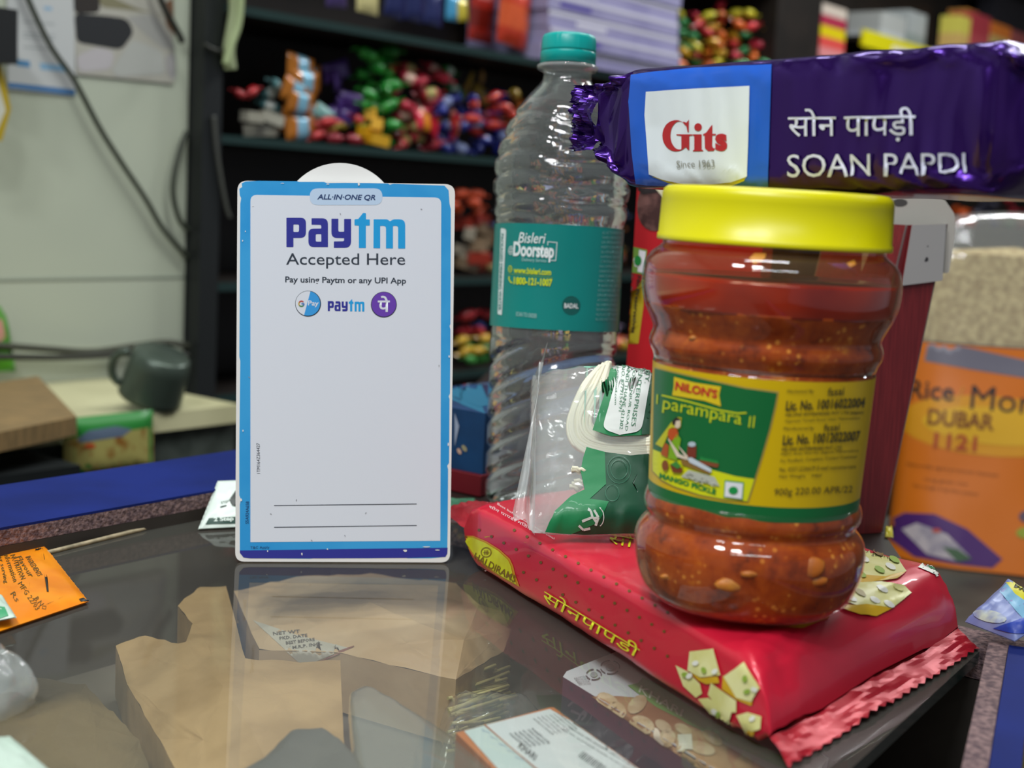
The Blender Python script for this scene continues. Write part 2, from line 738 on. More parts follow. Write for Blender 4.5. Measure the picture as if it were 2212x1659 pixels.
# ------------------------------------------------------------------ payment standee
def standee():
    bl, br = at_z(510, 1214, 0.0004), at_z(972, 1216, 0.0004)
    mid = (bl + br) / 2
    dx = (br - bl).normalized()
    n = V((-dx.y, dx.x, 0))
    n = n if n.y < 0 else -n
    th = math.radians(6.0)
    upd = V((0, 0, 1)) * math.cos(th) - n * math.sin(th)
    nrm = dx.cross(upd).normalized()
    if nrm.y > 0:
        nrm = -nrm
    t = thing('payment_standee', (mid.x, mid.y + 0.02, 0), 'white and blue upright payment standee with rounded corners on the glass counter', 'sign')
    S = Surf(p0=mid, n=nrm)
    PL = mat('#e6e6e4', 0.4)
    out = rloop([(513, 391, 22), (983, 399, 22), (972, 1216, 20), (508, 1214, 20)], 20, 6)
    mb = MB()
    loop = [S.hit(x, y, 0) for x, y in out][::-1]
    zmin = min(p.z for p in loop)
    if zmin < 0.0006:
        loop = [p + V((0, 0, 0.0006 - zmin)) for p in loop]
    mb.plate(loop, nrm, 0.0028, PL)
    mb.build('board', t, bevel=0.0004)
    # round tab of the back plate
    S2 = Surf(p0=mid - nrm * 0.0045, n=nrm)
    R, cx, cy = 128, 734, 480
    tab = [(cx + R * math.cos(a), cy - R * math.sin(a)) for a in [math.pi * k / 32 for k in range(33)]]
    mb = MB()
    mb.plate([S2.hit(x, y, 0) for x, y in tab][::-1] if False else [S2.hit(x, y, 0) for x, y in tab], nrm, 0.0016, PL)
    mb.build('round_tab', t)
    # rear stand leg
    up = [mid + upd * 0.10 + dx * s - nrm * 0.0032 for s in (-0.022, 0.022)]
    dn = [zz(mid - V((nrm.x, nrm.y, 0)) * 0.062 + dx * s, 0.003) for s in (0.03, -0.03)]
    mb = MB()
    lp = [up[0], up[1], dn[0], dn[1]]
    nn = (lp[1] - lp[0]).cross(lp[3] - lp[0]).normalized()
    mb.plate(lp, nn, 0.0016, PL)
    mb.build('rear_leg', t)

    # printed sheet
    SKY, NAVY, PALE = mat('#2b96d8', 0.38, mix='#3aa1de', mscale=30), mat('#2f3394', 0.4), mat('#bcd3ec', 0.4)
    SHEET = mat('#dae0ea', 0.42)
    DK, DKN = mat('#2c3644', 0.5), mat('#1f3a6b', 0.5)
    mb = MB()
    rim = [(531, 392), (560, 390.5), (642, 391.5), (646, 393), (700, 393), (706, 395.5), (745, 395), (800, 395.5), (838, 396.5),
           (842, 399), (850, 397), (960, 401), (969, 411), (971, 440), (974, 452), (973, 700), (971, 704), (973, 712), (972, 850), (969, 856), (971, 862), (970, 1000),
           (966, 1006), (968, 1014), (967, 1140), (966, 1196), (962, 1203), (930, 1206), (880, 1206), (876, 1204), (800, 1206), (700, 1206), (690, 1204), (670, 1207),
           (540, 1206), (526, 1204), (518, 1194), (518, 1090), (520, 1078), (517, 1070), (517, 960), (519, 780), (517, 770), (518, 640), (519, 440), (521, 428), (518, 422), (517, 408), (523, 404), (522, 396)]
    fillpx(mb, S, rim, SKY, 1, 60)
    fillpx(mb, S, [(518, 1189), (967, 1183), (966, 1196), (962, 1203), (880, 1205), (700, 1206), (540, 1206), (526, 1204), (518, 1194)], NAVY, 2, 80)
    fillpx(mb, S, rloop([(541, 421, 14), (953, 427, 14), (951, 1168, 0), (541, 1171, 0)], 0), SHEET, 2, 80)
    fillpx(mb, S, rectpx(669, 407, 826, 443, 18), PALE, 3)
    textpx(mb, S, 'ALL·IN·ONE QR', (685, 433), (811, 434.5), 13.5, DKN, 4, bold=0.025, shear=0.2)
    c1 = lambda x, y, *r: (500 + x / 4.424, 340 + y / 4.424) + tuple(q / 4.424 for q in r)
    P = {
        'p': [[(525, 577, 6), (712, 577, 52), (712, 770, 56), (592, 770, 0), (592, 857, 6), (525, 857, 6)], [(592, 641, 8), (645, 641, 14), (645, 712, 14), (592, 712, 8)]],
        'a': [[(765, 582, 4), (922, 582, 56), (922, 857, 6), (735, 857, 52), (735, 682, 48), (858, 680, 8), (858, 645, 20), (765, 643, 4)], [(805, 733, 14), (858, 733, 6), (858, 805, 6), (805, 805, 14)]],
        'y': [[(955, 586, 4), (1021, 586, 4), (1021, 710, 14), (1076, 710, 4), (1076, 588, 4), (1143, 588, 4), (1143, 865, 64), (978, 865, 4), (978, 803, 4), (1076, 801, 14), (1076, 772, 4), (955, 770, 54)]],
        't': [[(1175, 592, 8), (1212, 588, 4), (1258, 530, 8), (1285, 532, 8), (1285, 593, 4), (1322, 593, 6), (1322, 652, 6), (1284, 653, 2), (1284, 867, 4), (1217, 867, 4), (1217, 653, 2), (1175, 650, 6)]],
        'm': [[(1358, 592, 6), (1490, 592, 30), (1515, 612, 6), (1545, 592, 20), (1660, 592, 62), (1660, 872, 4), (1592, 872, 4), (1592, 655, 26), (1543, 655, 10), (1543, 871, 4), (1476, 871, 4), (1476, 655, 26), (1421, 655, 6), (1421, 870, 4), (1356, 868, 4)]],
    }
    LB = mat('#1f9ede', 0.4)

    def logo(f, ly):
        for k, lps in P.items():
            fillpx(mb, S, [rloop([f(*p) for p in lp], 0, 5) for lp in lps], LB if k in 'tm' else NAVY, ly, 60)
    logo(c1, 3)
    textpx(mb, S, 'Accepted Here', (618, 580), (875, 580.5), 33, DK, 3, bold=0.004)
    textpx(mb, S, 'Pay using Paytm or any UPI App', (616, 614), (877, 617), 17, DK, 3, bold=0.02)

    def small(x, y, *r):
        return (708 + (x - 525) * 79 / 1135, 647 + (y - 532) * 26 / 340) + tuple(q * 0.07 for q in r)
    logo(small, 3)
    # the two round marks
    fillpx(mb, S, ell(665.5, 656, 28, 28, 40), DK, 3)
    fillpx(mb, S, ell(665, 655.5, 26.5, 26.5, 40), SHEET, 4)
    half = [p for p in ell(665, 655.5, 26.5, 26.5, 60) if (p[0] - 663) + 0.28 * (p[1] - 655) > 0]
    fillpx(mb, S, sorted(half, key=lambda p: math.atan2(p[1] - 655.5, p[0] - 672)), mat('#3a9be0', 0.4), 5)
    textpx(mb, S, 'Pay', (665, 663), (688, 664), 14, SHEET, 6, bold=0.02)
    for a0, a1, col in ((-2.6, -0.7, '#c0493a'), (2.4, 3.7, '#c8a63a'), (0.8, 2.4, '#3f8f55'), (0.0, 0.8, '#4d7fc4')):
        arc = [(651 + 5.6 * math.cos(a0 + (a1 - a0) * k / 8), 656 + 5.6 * math.sin(a0 + (a1 - a0) * k / 8)) for k in range(9)]
        strokepx(mb, S, arc, 2.6, mat(col, 0.4), 6)
    strokepx(mb, S, [(651, 656), (657, 656)], 2.6, mat('#4d7fc4', 0.4), 6)
    fillpx(mb, S, ell(829, 658, 28, 28, 40), DK, 3)
    fillpx(mb, S, ell(829, 657.5, 26.5, 26.5, 40), mat('#6a41ae', 0.4), 4)
    textpx(mb, S, 'पे', (816, 674), (842, 674), 35, SHEET, 5, bold=0.02)
    # signature lines, serial numbers, small print
    strokepx(mb, S, [(592, 1092), (900, 1088.5)], 1.7, DK, 3)
    strokepx(mb, S, [(592, 1139), (900, 1135)], 1.7, DK, 3)
    textpx(mb, S, '1TM164Z364427', (562, 1023), (561, 957), 7, DK, 3, up=(-1, 0))
    textpx(mb, S, 'S5A924A658', (537, 1131), (538, 1083), 7, DKN, 3, up=(-1, 0))
    textpx(mb, S, 'T&C Apply', (541, 1187), (582, 1186), 7, DKN, 4)
    # scuffs where the print has worn off
    rr = random.Random(3)
    for x, y, w, h in ((775, 398, 3, 5), (708, 398, 4, 1.2), (610, 396, 5, 1), (875, 1189, 5, 3), (652, 1196, 2, 4), (707, 1186, 2, 2), (921, 1181, 9, 1.6), (945, 1188, 7, 1.4),
                       (578, 1190, 1.5, 3), (970, 770, 2, 4), (524, 520, 1.5, 3), (521, 1080, 2, 4), (546, 445, 3, 1), (968, 960, 1.5, 5), (525, 930, 1.4, 3), (530, 500, 1, 3)):
        fillpx(mb, S, [(x + w * rr.uniform(0.6, 1) * math.cos(a), y + h * rr.uniform(0.5, 1) * math.sin(a)) for a in [k * math.pi / 4 for k in range(8)]], PL, 5)
    for x, y in ((640, 930 + 150), (745, 1157), (673, 1167), (538, 815), (585, 1110), (948, 790), (790, 1108), (735, 462), (910, 452)):
        fillpx(mb, S, ell(x, y, 2.2, 0.9, 6, rr.random() * 3), mat('#8b8c93', 0.6), 5)
    mb.build('printed_face', t)
    return t


standee()


# ------------------------------------------------------------------ water bottle
def frame_from(base, top):
    z = (top - base).normalized()
    x = V((1, 0, 0))
    x = (x - z * x.dot(z)).normalized()
    y = z.cross(x)
    return Matrix(((x.x, y.x, z.x, base.x), (x.y, y.y, z.y, base.y), (x.z, y.z, z.z, base.z), (0, 0, 0, 1)))


def water_bottle():
    base = at_z(1177, 1098, 0.0)
    dep = (base - CAM).dot(FWD)
    top = at_d(1230, 76, dep - 0.02)
    M = frame_from(base, top)
    H = (top - base).length
    t = thing('water_bottle', base, 'clear plastic water bottle with teal cap and teal label behind the green packet', 'bottle')
    k = H / 1023.0                                 # metres per photo pixel along the axis

    def zy(y):
        return (1098 - y) * k
    # outline: radius in pixels at height y (pixels)
    prof = [(1098, 40), (1097, 112), (1090, 124), (1075, 131), (1040, 133), (715, 138), (700, 137), (484, 138), (470, 143), (440, 146), (400, 147), (346, 145), (310, 137), (288, 129), (260, 117),
            (235, 103), (215, 88), (197, 72), (182, 58), (172, 52), (158, 51)]
    # evaluate smoothly
    pr = []
    for (y0, r0), (y1, r1) in zip(prof, prof[1:]):
        n = max(1, int(abs(y1 - y0) / 7))
        for i in range(n):
            f = i / n
            pr.append((r0 + (r1 - r0) * f, y0 + (y1 - y0) * f))
    pr.append((prof[-1][1], prof[-1][0]))

    def rip(r, z, a):
        y = 1098 - z / k
        px = r / k
        d = 0.0
        if 735 < y < 1085:                         # slanting grip grooves
            ph = (y + 26 * math.sin(a + 2.6) * 1.6 + 20 * math.cos(a)) / 62.0
            w = math.cos(2 * math.pi * ph)
            d -= 8.5 * max(0, w) ** 3
            d += 1.5
        if 205 < y < 478:                          # ribs and wavy bands of the upper half
            e = min(1.0, (y - 205) / 40, (478 - y) / 12)
            w = math.cos(2 * math.pi * (y + 12 * math.sin(2 * a + 0.4) + 5 * math.sin(5 * a)) / 43.0)
            d -= 6.5 * e * max(0, w) ** 3
            w = abs(y - 425 - 17 * math.sin(2 * a + 1.0))
            if w < 16:
                d -= 5.0 * (1 - w / 16)
            d += e * 2.6 * noise.noise(V((math.cos(a) * 5, math.sin(a) * 5, y / 26.0)))
        return r + d * k
    shell = film('bottle_plastic', (0.97, 0.985, 0.985), 0.075, 1.5, 0.03, hazecol=(0.8, 0.86, 0.86))
    mb = MB()
    mb.lathe([(r * k, zy(y)) for r, y in pr], 96, shell, M, caps=(True, False), rfn=rip)
    mb.build('bottle_body', t)
    # water
    wm = bpy.data.materials.new('drinking_water')
    wm.use_nodes = True
    nt = wm.node_tree
    nt.nodes.clear()
    out = nt.nodes.new('ShaderNodeOutputMaterial')
    gb = nt.nodes.new('ShaderNodeBsdfGlass')
    gb.inputs['IOR'].default_value = 1.33
    gb.inputs['Roughness'].default_value = 0.0
    gb.inputs[0].default_value = (0.97, 0.99, 0.99, 1)
    nt.links.new(gb.outputs[0], out.inputs[0])
    mb = MB()
    wp = [(0.001, zy(1092))] + [((r - 2.5) * k, zy(y)) for r, y in pr if 165 < y < 1091] + [(0.001, zy(165))]
    mb.lathe(wp, 96, wm, M, rfn=lambda r, z, a: rip(r, z, a) if r > 0.01 else r)
    mb.build('water', t, weld=True)
    # neck ring, neck
    mb = MB()
    mb.lathe([(q * k, zy(y)) for q, y in ((52, 158), (53, 152), (65, 149), (66, 145), (65, 141), (54, 139), (50, 128))], 48, film('neck_plastic', (0.92, 0.95, 0.95), 0.25, 1.5, 0.06), M)
    mb.build('neck_ring', t)
    TEAL = mat('#08a39d', 0.32, spec=0.5)
    mb = MB()
    knurl = lambda r, z, a: r - (0.0002 if (int(a / (2 * math.pi) * 120) % 2 and r > 0.012) else 0)
    cp = [(57, 112), (58.8, 111), (59, 108), (58, 84), (55, 78), (49, 75.5), (20, 75), (0.1, 75)]
    mb.lathe([(q * k, zy(y)) for q, y in cp], 120, TEAL, M, rfn=knurl)
    cap = mb.build('cap', t)
    mb = MB()
    mb.lathe([(q * k, zy(y)) for q, y in ((54, 137), (59.5, 135.5), (59.6, 116), (59, 113), (57, 112.5))], 120, TEAL, M)
    mb.build('tamper_band', cap)

    # wrap label
    mb = MB()
    base_t = mat('#0c7f7a', 0.33, mix='#0a938a', mscale=9, mlo=0.3, mhi=0.75)
    r = 140.5
    mb.lathe([(r * k, zy(y)) for y in (702, 640, 560, 484)], 96, base_t, M)
    S = Surf(bvh=mb.bvh())
    W_, PT = mat('#dfeaea', 0.4), mat('#a9cfcc', 0.45)
    YEL = mat('#c9d81f', 0.45)
    c4 = lambda x, y: (1020 + x / 4.1475, 460 + y / 4.1475)
    fillpx(mb, S, [c4(*p) for p in rloop([(258, 135, 12), (308, 142, 25), (268, 915, 8), (230, 905, 8)], 6)], W_, 1, 25)
    textpx(mb, S, 'PACKAGED DRINKING WATER', c4(262, 185), c4(238, 870), 6.2, mat('#3b8f8a', 0.5), 2, up=(1, 0.05), bold=0.01)
    textpx(mb, S, 'Bisleri', c4(415, 268), c4(660, 275), 23, W_, 2, shear=0.25, bold=0.006)
    textpx(mb, S, '@', c4(325, 372), c4(368, 376), 19, W_, 2)
    textpx(mb, S, 'Doorstep', c4(368, 425), c4(728, 445), 41, W_, 2, bold=0.035)
    for seg in ([(678, 290), (678, 258), (760, 265), (748, 428), (700, 424)],):
        strokepx(mb, S, [c4(*p) for p in seg], 1.4, W_, 2)
    textpx(mb, S, 'Delivery Service', c4(447, 440), c4(665, 452), 9.5, PT, 2)
    textpx(mb, S, 'www.bisleri.com', c4(375, 540), c4(705, 560), 13.5, YEL, 2, bold=0.03)
    textpx(mb, S, '1800-121-1007', c4(375, 640), c4(715, 660), 16.5, YEL, 2, bold=0.04)
    strokepx(mb, S, [c4(325, 546), c4(722, 580)], 1.0, mat('#7aa81f', 0.5), 2)
    for rr_ in (17, 8):
        lp = [c4(*p) for p in ell(345, 502, rr_, 30, 16)]
        strokepx(mb, S, lp + lp[:1], 0.9, YEL, 2)
    strokepx(mb, S, [c4(328, 502), c4(363, 503)], 0.9, YEL, 2)
    strokepx(mb, S, [c4(*p) for p in ((337, 568), (334, 590), (345, 615), (364, 628))], 2.6, YEL, 2)
    textpx(mb, S, 'SCAN TO ORDER', c4(395, 922), c4(578, 942), 9.0, PT, 2)
    fillpx(mb, S, [c4(*p) for p in ell(886, 828, 82, 84, 30)], mat('#0d5a55', 0.4), 1, 25)
    textpx(mb, S, 'BADAL', c4(824, 852), c4(948, 856), 10.5, W_, 2, bold=0.02)
    rg = random.Random(5)
    for i in range(19):                            # fine print column at the right
        y = 190 + i * 43
        x0, x1 = 1160 - (y - 190) * 0.075, 1335 - (y - 190) * 0.045
        s = ''.join(rg.choice('MARKETEDLICNOINFDRWATHS ') for _ in range(13))
        textpx(mb, S, s, c4(x0, y), c4(x1, y + 2), 6.0, mat('#6fa9a6', 0.5), 2, res=1)
    mb.build('label', t)
    return t


water_bottle()
# ------------------------------------------------------------------ mango pickle jar
PKZ = 0.033                                        # top of the red packet


def pickle_jar():
    base = at_z(1606, 1298, PKZ)
    dep = (base - CAM).dot(FWD)
    top = at_d(1680, 411, dep - 0.020)
    M = frame_from(base, top)
    H = (top - base).length
    k = H / 888.0
    t = thing('pickle_jar', base, 'yellow lidded clear jar of mango pickle with green and yellow label', 'jar')

    def zy(y):
        return (1298 - y) * k
    raw = [(1299, 150), (1297, 184), (1288, 200), (1268, 222), (1247, 233), (1215, 243), (1175, 247.5), (1145, 243), (1126, 231), (1116, 222.5), (1106, 224), (1096, 230), (1080, 232.5), (1066, 229), (1056, 224),
           (1046, 224), (790, 233), (776, 233), (764, 236), (750, 243), (738, 245.5), (726, 243), (716, 239), (706, 240), (690, 247), (665, 259), (635, 267.5), (600, 270), (572, 266), (552, 254), (541, 240), (534, 232), (512, 231), (470, 230)]
    prof = []
    for i in range(len(raw) - 1):
        (y0, r0), (y1, r1) = raw[i], raw[i + 1]
        ym, rm = raw[max(i - 1, 0)]
        yp, rp = raw[min(i + 2, len(raw) - 1)]
        n = max(1, int(abs(y1 - y0) / 5)) if abs(y1 - y0) < 60 else 6
        for s in range(n):
            f = s / n
            a = [0.5 * (2 * p1 + (p2 - p0) * f + (2 * p0 - 5 * p1 + 4 * p2 - p3) * f * f + (3 * p1 - p0 - 3 * p2 + p3) * f ** 3)
                 for p0, p1, p2, p3 in ((ym, y0, y1, yp), (rm, r0, r1, rp))]
            prof.append((a[1], a[0]))
    prof.append((raw[-1][1], raw[-1][0]))

    # clear wall
    shell = film('jar_plastic', (0.985, 0.98, 0.97), 0.004, 1.45, 0.03, hazecol=(0.85, 0.8, 0.75))
    mb = MB()
    mb.lathe([(r * k, zy(y)) for r, y in prof], 96, shell, M, caps=(True, False))
    mb.build('jar_body', t)

    # pickle filling
    pm = bpy.data.materials.new('mango_pickle')
    pm.use_nodes = True
    nt = pm.node_tree
    b = nt.nodes['Principled BSDF']
    tc = nt.nodes.new('ShaderNodeTexCoord')
    n1 = nt.nodes.new('ShaderNodeTexNoise')
    n1.inputs['Scale'].default_value = 95
    n1.inputs['Detail'].default_value = 9
    n1.inputs['Roughness'].default_value = 0.72
    r1 = nt.nodes.new('ShaderNodeValToRGB')
    e = r1.color_ramp.elements
    e[0].position, e[0].color = 0.32, s2l('#541a02')
    e[1].position, e[1].color = 0.70, s2l('#d0801e')
    x = e.new(0.46)
    x.color = s2l('#963a06')
    x = e.new(0.60)
    x.color = s2l('#ac4c0a')
    v1 = nt.nodes.new('ShaderNodeTexVoronoi')
    v1.inputs['Scale'].default_value = 300
    r2 = nt.nodes.new('ShaderNodeValToRGB')
    r2.color_ramp.elements[0].position, r2.color_ramp.elements[0].color = 0.20, (1, 1, 1, 1)
    r2.color_ramp.elements[1].position, r2.color_ramp.elements[1].color = 0.30, (0, 0, 0, 1)
    n2 = nt.nodes.new('ShaderNodeTexNoise')
    n2.inputs['Scale'].default_value = 90
    r3 = nt.nodes.new('ShaderNodeValToRGB')
    r3.color_ramp.elements[0].position, r3.color_ramp.elements[1].position = 0.5, 0.6
    mm = nt.nodes.new('ShaderNodeMath')
    mm.operation = 'MULTIPLY'
    mx = nt.nodes.new('ShaderNodeMixRGB')
    mx.inputs[2].default_value = s2l('#d98a34')
    L = nt.links.new
    for q in (n1, v1, n2):
        L(tc.outputs['Object'], q.inputs['Vector'])
    L(n1.outputs['Fac'], r1.inputs[0])
    L(v1.outputs['Distance'], r2.inputs[0])
    L(n2.outputs['Fac'], r3.inputs[0])
    L(r2.outputs[0], mm.inputs[0])
    L(r3.outputs[0], mm.inputs[1])
    L(mm.outputs[0], mx.inputs[0])
    L(r1.outputs[0], mx.inputs[1])
    L(mx.outputs[0], b.inputs['Base Color'])
    b.inputs['Roughness'].default_value = 0.5
    b.inputs['Specular IOR Level'].default_value = 0.15
    bp = nt.nodes.new('ShaderNodeBump')
    bp.inputs['Strength'].default_value = 0.35
    bp.inputs['Distance'].default_value = 0.001
    L(n1.outputs['Fac'], bp.inputs['Height'])
    L(bp.outputs[0], b.inputs['Normal'])
    fill = [(0.001, zy(1290))] + [((r - 5) * k, zy(y)) for r, y in prof if 655 < y < 1293]
    mb = MB()

    def lump(r, z, a):
        return r if r < 0.01 else r + 0.0009 * noise.noise(V((math.cos(a) * 3, math.sin(a) * 3, z * 60)))
    ytop = fill[-1][1]
    mb.lathe(fill + [(r * 0.6, ytop + 0.0006) for r in (fill[-1][0],)] + [(0.001, ytop + 0.0008)], 96, pm, M, rfn=lump)
    # pale mango chunks pressed against the wall
    ch = mat('#b0601a', 0.5, mix='#c47f2c', mscale=110)
    S = Surf(bvh=mb.bvh())
    rr = random.Random(8)
    for x, y, a, bb in ((1580, 1262, 34, 15), (1755, 1225, 26, 22), (1620, 1240, 20, 8), (1440, 1245, 14, 6), (1765, 1255, 22, 10), (1500, 730, 12, 6)):
        p = S.hit(x, y, 0.0)
        n = (CAM - p).normalized()
        w = k
        X = RGT
        Y = n.cross(X)

        def fn(i, j, p=p, X=X, Y=Y, n=n, a=a, bb=bb):
            th = math.pi * i / 6
            ph = 2 * math.pi * j / 12
            q = 1 + 0.25 * noise.noise(V((a + th * 2, ph, bb)))
            return p + (X * math.cos(ph) * a * k + Y * math.sin(ph) * bb * k) * math.sin(th) * q + n * (math.cos(th) * 0.0012 - 0.0004)
        mb.grid(fn, 6, 12, ch, True, True)
    mb.build('mango_pickle', t)
    # red oil floating above the pickle
    om = mat('#861a04', 0.15, coat=0.3, spec=0.5, mix='#b43008', mscale=20, trans=0.0)
    mb = MB()
    fo = [((r - 5) * k, zy(y)) for r, y in prof if 592 < y < 662]
    mb.lathe([(0.001, fo[0][1])] + fo + [(0.001, fo[-1][1])], 96, om, M)
    mb.build('red_oil', t)
    # oily smear and empty headspace wall
    am = film('oily_wall', (0.88, 0.66, 0.44), 0.06, 1.25, 0.08, hazecol=(0.7, 0.42, 0.18))
    mb = MB()
    fo = [((r - 3) * k, zy(y)) for r, y in prof if 500 < y < 600]
    mb.lathe(fo, 96, am, M)
    cm = mat('#c98a2e', 0.45)
    S = Surf(bvh=mb.bvh())
    for lp in ([(1618, 560), (1630, 548), (1655, 548), (1652, 560), (1640, 566), (1630, 572)], [(1828, 570), (1845, 562), (1848, 572), (1836, 578)]):
        fillpx(mb, S, lp, cm, 1, 12)
    mb.build('oily_film', t)

    # yellow lid
    LID = mat('#dfe000', 0.33, spec=0.5, sss=0.0)
    LID.node_tree.nodes['Principled BSDF'].inputs['Base Color'].default_value = s2l('#d6cf05')
    mb = MB()
    lp = [(238, 524), (243.5, 525), (244.5, 522), (244, 512), (242, 511), (240, 440), (239.5, 428), (236, 418), (228, 412), (216, 410.5), (100, 410), (0.1, 410)]
    mb.lathe([(r * k, zy(y)) for r, y in lp], 128, LID, M)
    mb.build('lid', t)

    # wrap label
    YL = mat('#d8b400', 0.36, spec=0.5)
    GR = mat('#0f6a35', 0.36)
    BG = mat('#d9dc10', 0.36)
    TAN = mat('#b39a4c', 0.4)
    mb = MB()
    mb.lathe([((224.8 + (y - 1046) * (-9.0 / 256)) * k, zy(y)) for y in (1069, 1029, 950, 870, 783)], 128, YL, M)
    f = mb.bvh()
    S = Surf(bvh=f)
    c8 = lambda x, y: (1350 + x / 3.687, 750 + y / 3.687)
    c8l = lambda pts: [c8(*p) for p in pts]
    # green base band all round
    m2 = MB()
    m2.lathe([((225.2 + (y - 1046) * (-9.0 / 256)) * k, zy(y)) for y in (1069.5, 1062, 1050, 1038.5)], 128, GR, M)
    # green panel with tan rim, pale green foot
    pan = [(236, 158), (420, 200), (700, 262), (960, 318), (1225, 352), (1205, 470), (1165, 640), (1120, 800), (1075, 950), (1030, 1090), (985, 1235), (800, 1222), (600, 1185), (400, 1120), (300, 1070), (215, 985), (222, 700), (230, 400)]
    fillpx(mb, S, c8l(pan), TAN, 1, 14)
    pan2 = [(245, 170), (420, 211), (700, 273), (960, 329), (1210, 364), (1190, 470), (1150, 640), (1105, 800), (1060, 950), (1030, 1048), (880, 1025), (640, 960), (420, 890), (232, 812), (236, 500)]
    fillpx(mb, S, c8l(pan2), GR, 2, 14)
    pan3 = [(232, 812), (420, 890), (640, 960), (880, 1025), (1030, 1048), (1010, 1115), (974, 1225), (800, 1210), (600, 1172), (400, 1106), (300, 1055), (230, 985), (228, 900)]
    fillpx(mb, S, c8l(pan3), BG, 2, 14)
    # maker's badge
    fillpx(mb, S, c8l([(402, 235), (560, 280), (770, 312), (755, 380), (770, 470), (640, 425), (520, 405), (388, 382), (400, 310)]), mat('#e3c41c', 0.4), 3, 14)
    RED = mat('#c41f2a', 0.4)
    textpx(mb, S, 'NiLON\'S', c8(412, 338), c8(740, 408), 19.5, RED, 4, bold=0.035, lim=14, up=(0.12, -0.99))
    # brand script with its hanging bar
    YS = mat('#cdd71a', 0.4)
    strokepx(mb, S, c8l([(305, 382), (500, 428), (760, 500), (900, 525), (970, 520)]), 3.4, YS, 3)
    textpx(mb, S, 'parampara', c8(308, 520), c8(925, 648), 27, YS, 3, bold=0.0, lim=12, up=(0.1, -0.99))
    strokepx(mb, S, c8l([(272, 375), (268, 452)]), 3, YS, 3)
    strokepx(mb, S, c8l([(1000, 548), (990, 636)]), 3, YS, 3)
    strokepx(mb, S, c8l([(1032, 545), (1022, 638)]), 3, YS, 3)
    # village scene: a seated figure in a sari at a grater, pots and bowls
    G = lambda pts, col, ly=3: fillpx(mb, S, c8l(pts), mat(col, 0.45), ly, 12)
    G([(395, 580), (430, 555), (462, 560), (455, 640), (430, 660), (405, 640), (380, 640), (310, 800), (255, 770), (350, 640)], '#c9c623')
    G([(392, 585), (425, 555), (458, 570), (450, 600), (410, 620), (390, 610)], '#2a1f1e', 4)
    G([(425, 585), (458, 580), (460, 625), (440, 645), (415, 635)], '#e0cdb5', 5)
    G([(365, 650), (425, 640), (440, 690), (420, 740), (370, 740), (355, 690)], '#c4501c', 4)
    G([(430, 690), (460, 730), (440, 840), (430, 900), (360, 880), (370, 780)], '#7fae1c', 4)
    G([(335, 760), (365, 780), (355, 880), (300, 850)], '#b3541f', 4)
    G([(358, 720), (375, 735), (455, 850), (520, 880), (510, 895), (430, 870)], '#e3d2be', 5)
    G([(440, 780), (460, 800), (520, 870), (505, 885)], '#e3d2be', 5)
    G([(455, 895), (490, 880), (690, 990), (680, 1010), (470, 935)], '#8d6a30', 4)
    G([(510, 880), (545, 875), (700, 965), (695, 995), (530, 915)], '#c9d4dd', 5)
    G(ell(548, 770, 30, 20), '#b9c7d3', 5)
    G([(512, 785), (580, 785), (575, 880), (505, 870)], '#7c3424', 4)
    G([(600, 895), (755, 925), (745, 955), (610, 930)], '#8a4a2c', 4)
    for i in range(7):
        G([(612 + i * 20, 892 + i * 4), (622 + i * 20, 862 + i * 5), (632 + i * 20, 897 + i * 4)], '#2f9a4a', 5)
    G(ell(340, 940, 26, 42), '#8a4a22', 5)
    G([(375, 930), (480, 960), (465, 1000), (400, 995)], '#7a3a20', 5)
    G([(385, 930), (430, 905), (470, 945), (440, 965)], '#3d8a3a', 6)
    G([(520, 975), (720, 1030), (762, 1105), (460, 1030)], '#b9bcae', 4)
    rg = random.Random(2)
    for i in range(26):
        a, bq = rg.random(), rg.random()
        px_ = 490 + 240 * a
        py_ = 990 + 100 * bq * 0.55 + a * 62
        G(ell(px_, py_, 11, 5, 6, 0.4), rg.choice(['#8f8f86', '#d8dacb', '#6f7268']), 5)
    textpx(mb, S, 'MANGO PICKLE', c8(285, 1040), c8(728, 1175), 11.5, mat('#17803a', 0.4), 3, bold=0.045, lim=12, up=(0.1, -0.99))
    fillpx(mb, S, c8l([(798, 1055), (950, 1072), (940, 1215), (790, 1195)]), mat('#3f9a55', 0.4), 3, 14)
    fillpx(mb, S, c8l([(806, 1066), (942, 1081), (933, 1204), (798, 1186)]), WHITE, 4, 14)
    fillpx(mb, S, c8l(ell(868, 1136, 36, 31)), mat('#129447', 0.4), 5, 14)
    # statutory panel
    IK = mat('#4a4420', 0.5)
    tl = lambda s, x0, y0, x1, y1, h, b=0.0: textpx(mb, S, s, c8(x0, y0), c8(x1, y1), h / 3.687, IK, 2, bold=b, lim=14, up=(0.13, -0.99), res=2)
    tl('Marketed By', 1288, 370, 1500, 368, 34)
    tl('fssai', 1605, 388, 1735, 378, 66, 0.01)
    tl('Lic. No. 10016022004', 1275, 505, 1900, 478, 82, 0.03)
    tl('NILONS ENTERPRISES PVT LTD Jalgaon', 1275, 555, 1890, 535, 30, 0.02)
    tl('Opposite Temple Road, Uttar Maharashtra', 1270, 605, 1860, 580, 30)
    tl('Manufactured By', 1258, 665, 1500, 663, 34)
    tl('fssai', 1575, 668, 1700, 660, 58, 0.01)
    tl('Lic. No. 10012022007', 1250, 780, 1860, 745, 84, 0.03)
    tl('NILONS ENTERPRISES PVT LTD', 1245, 825, 1720, 812, 28, 0.02)
    tl('MIDC Area, Plot No. Jalgaon, Maharashtra', 1240, 868, 1850, 838, 30)
    tl('For Feedback, Complaint, Contact Customer', 1235, 925, 1840, 890, 36)
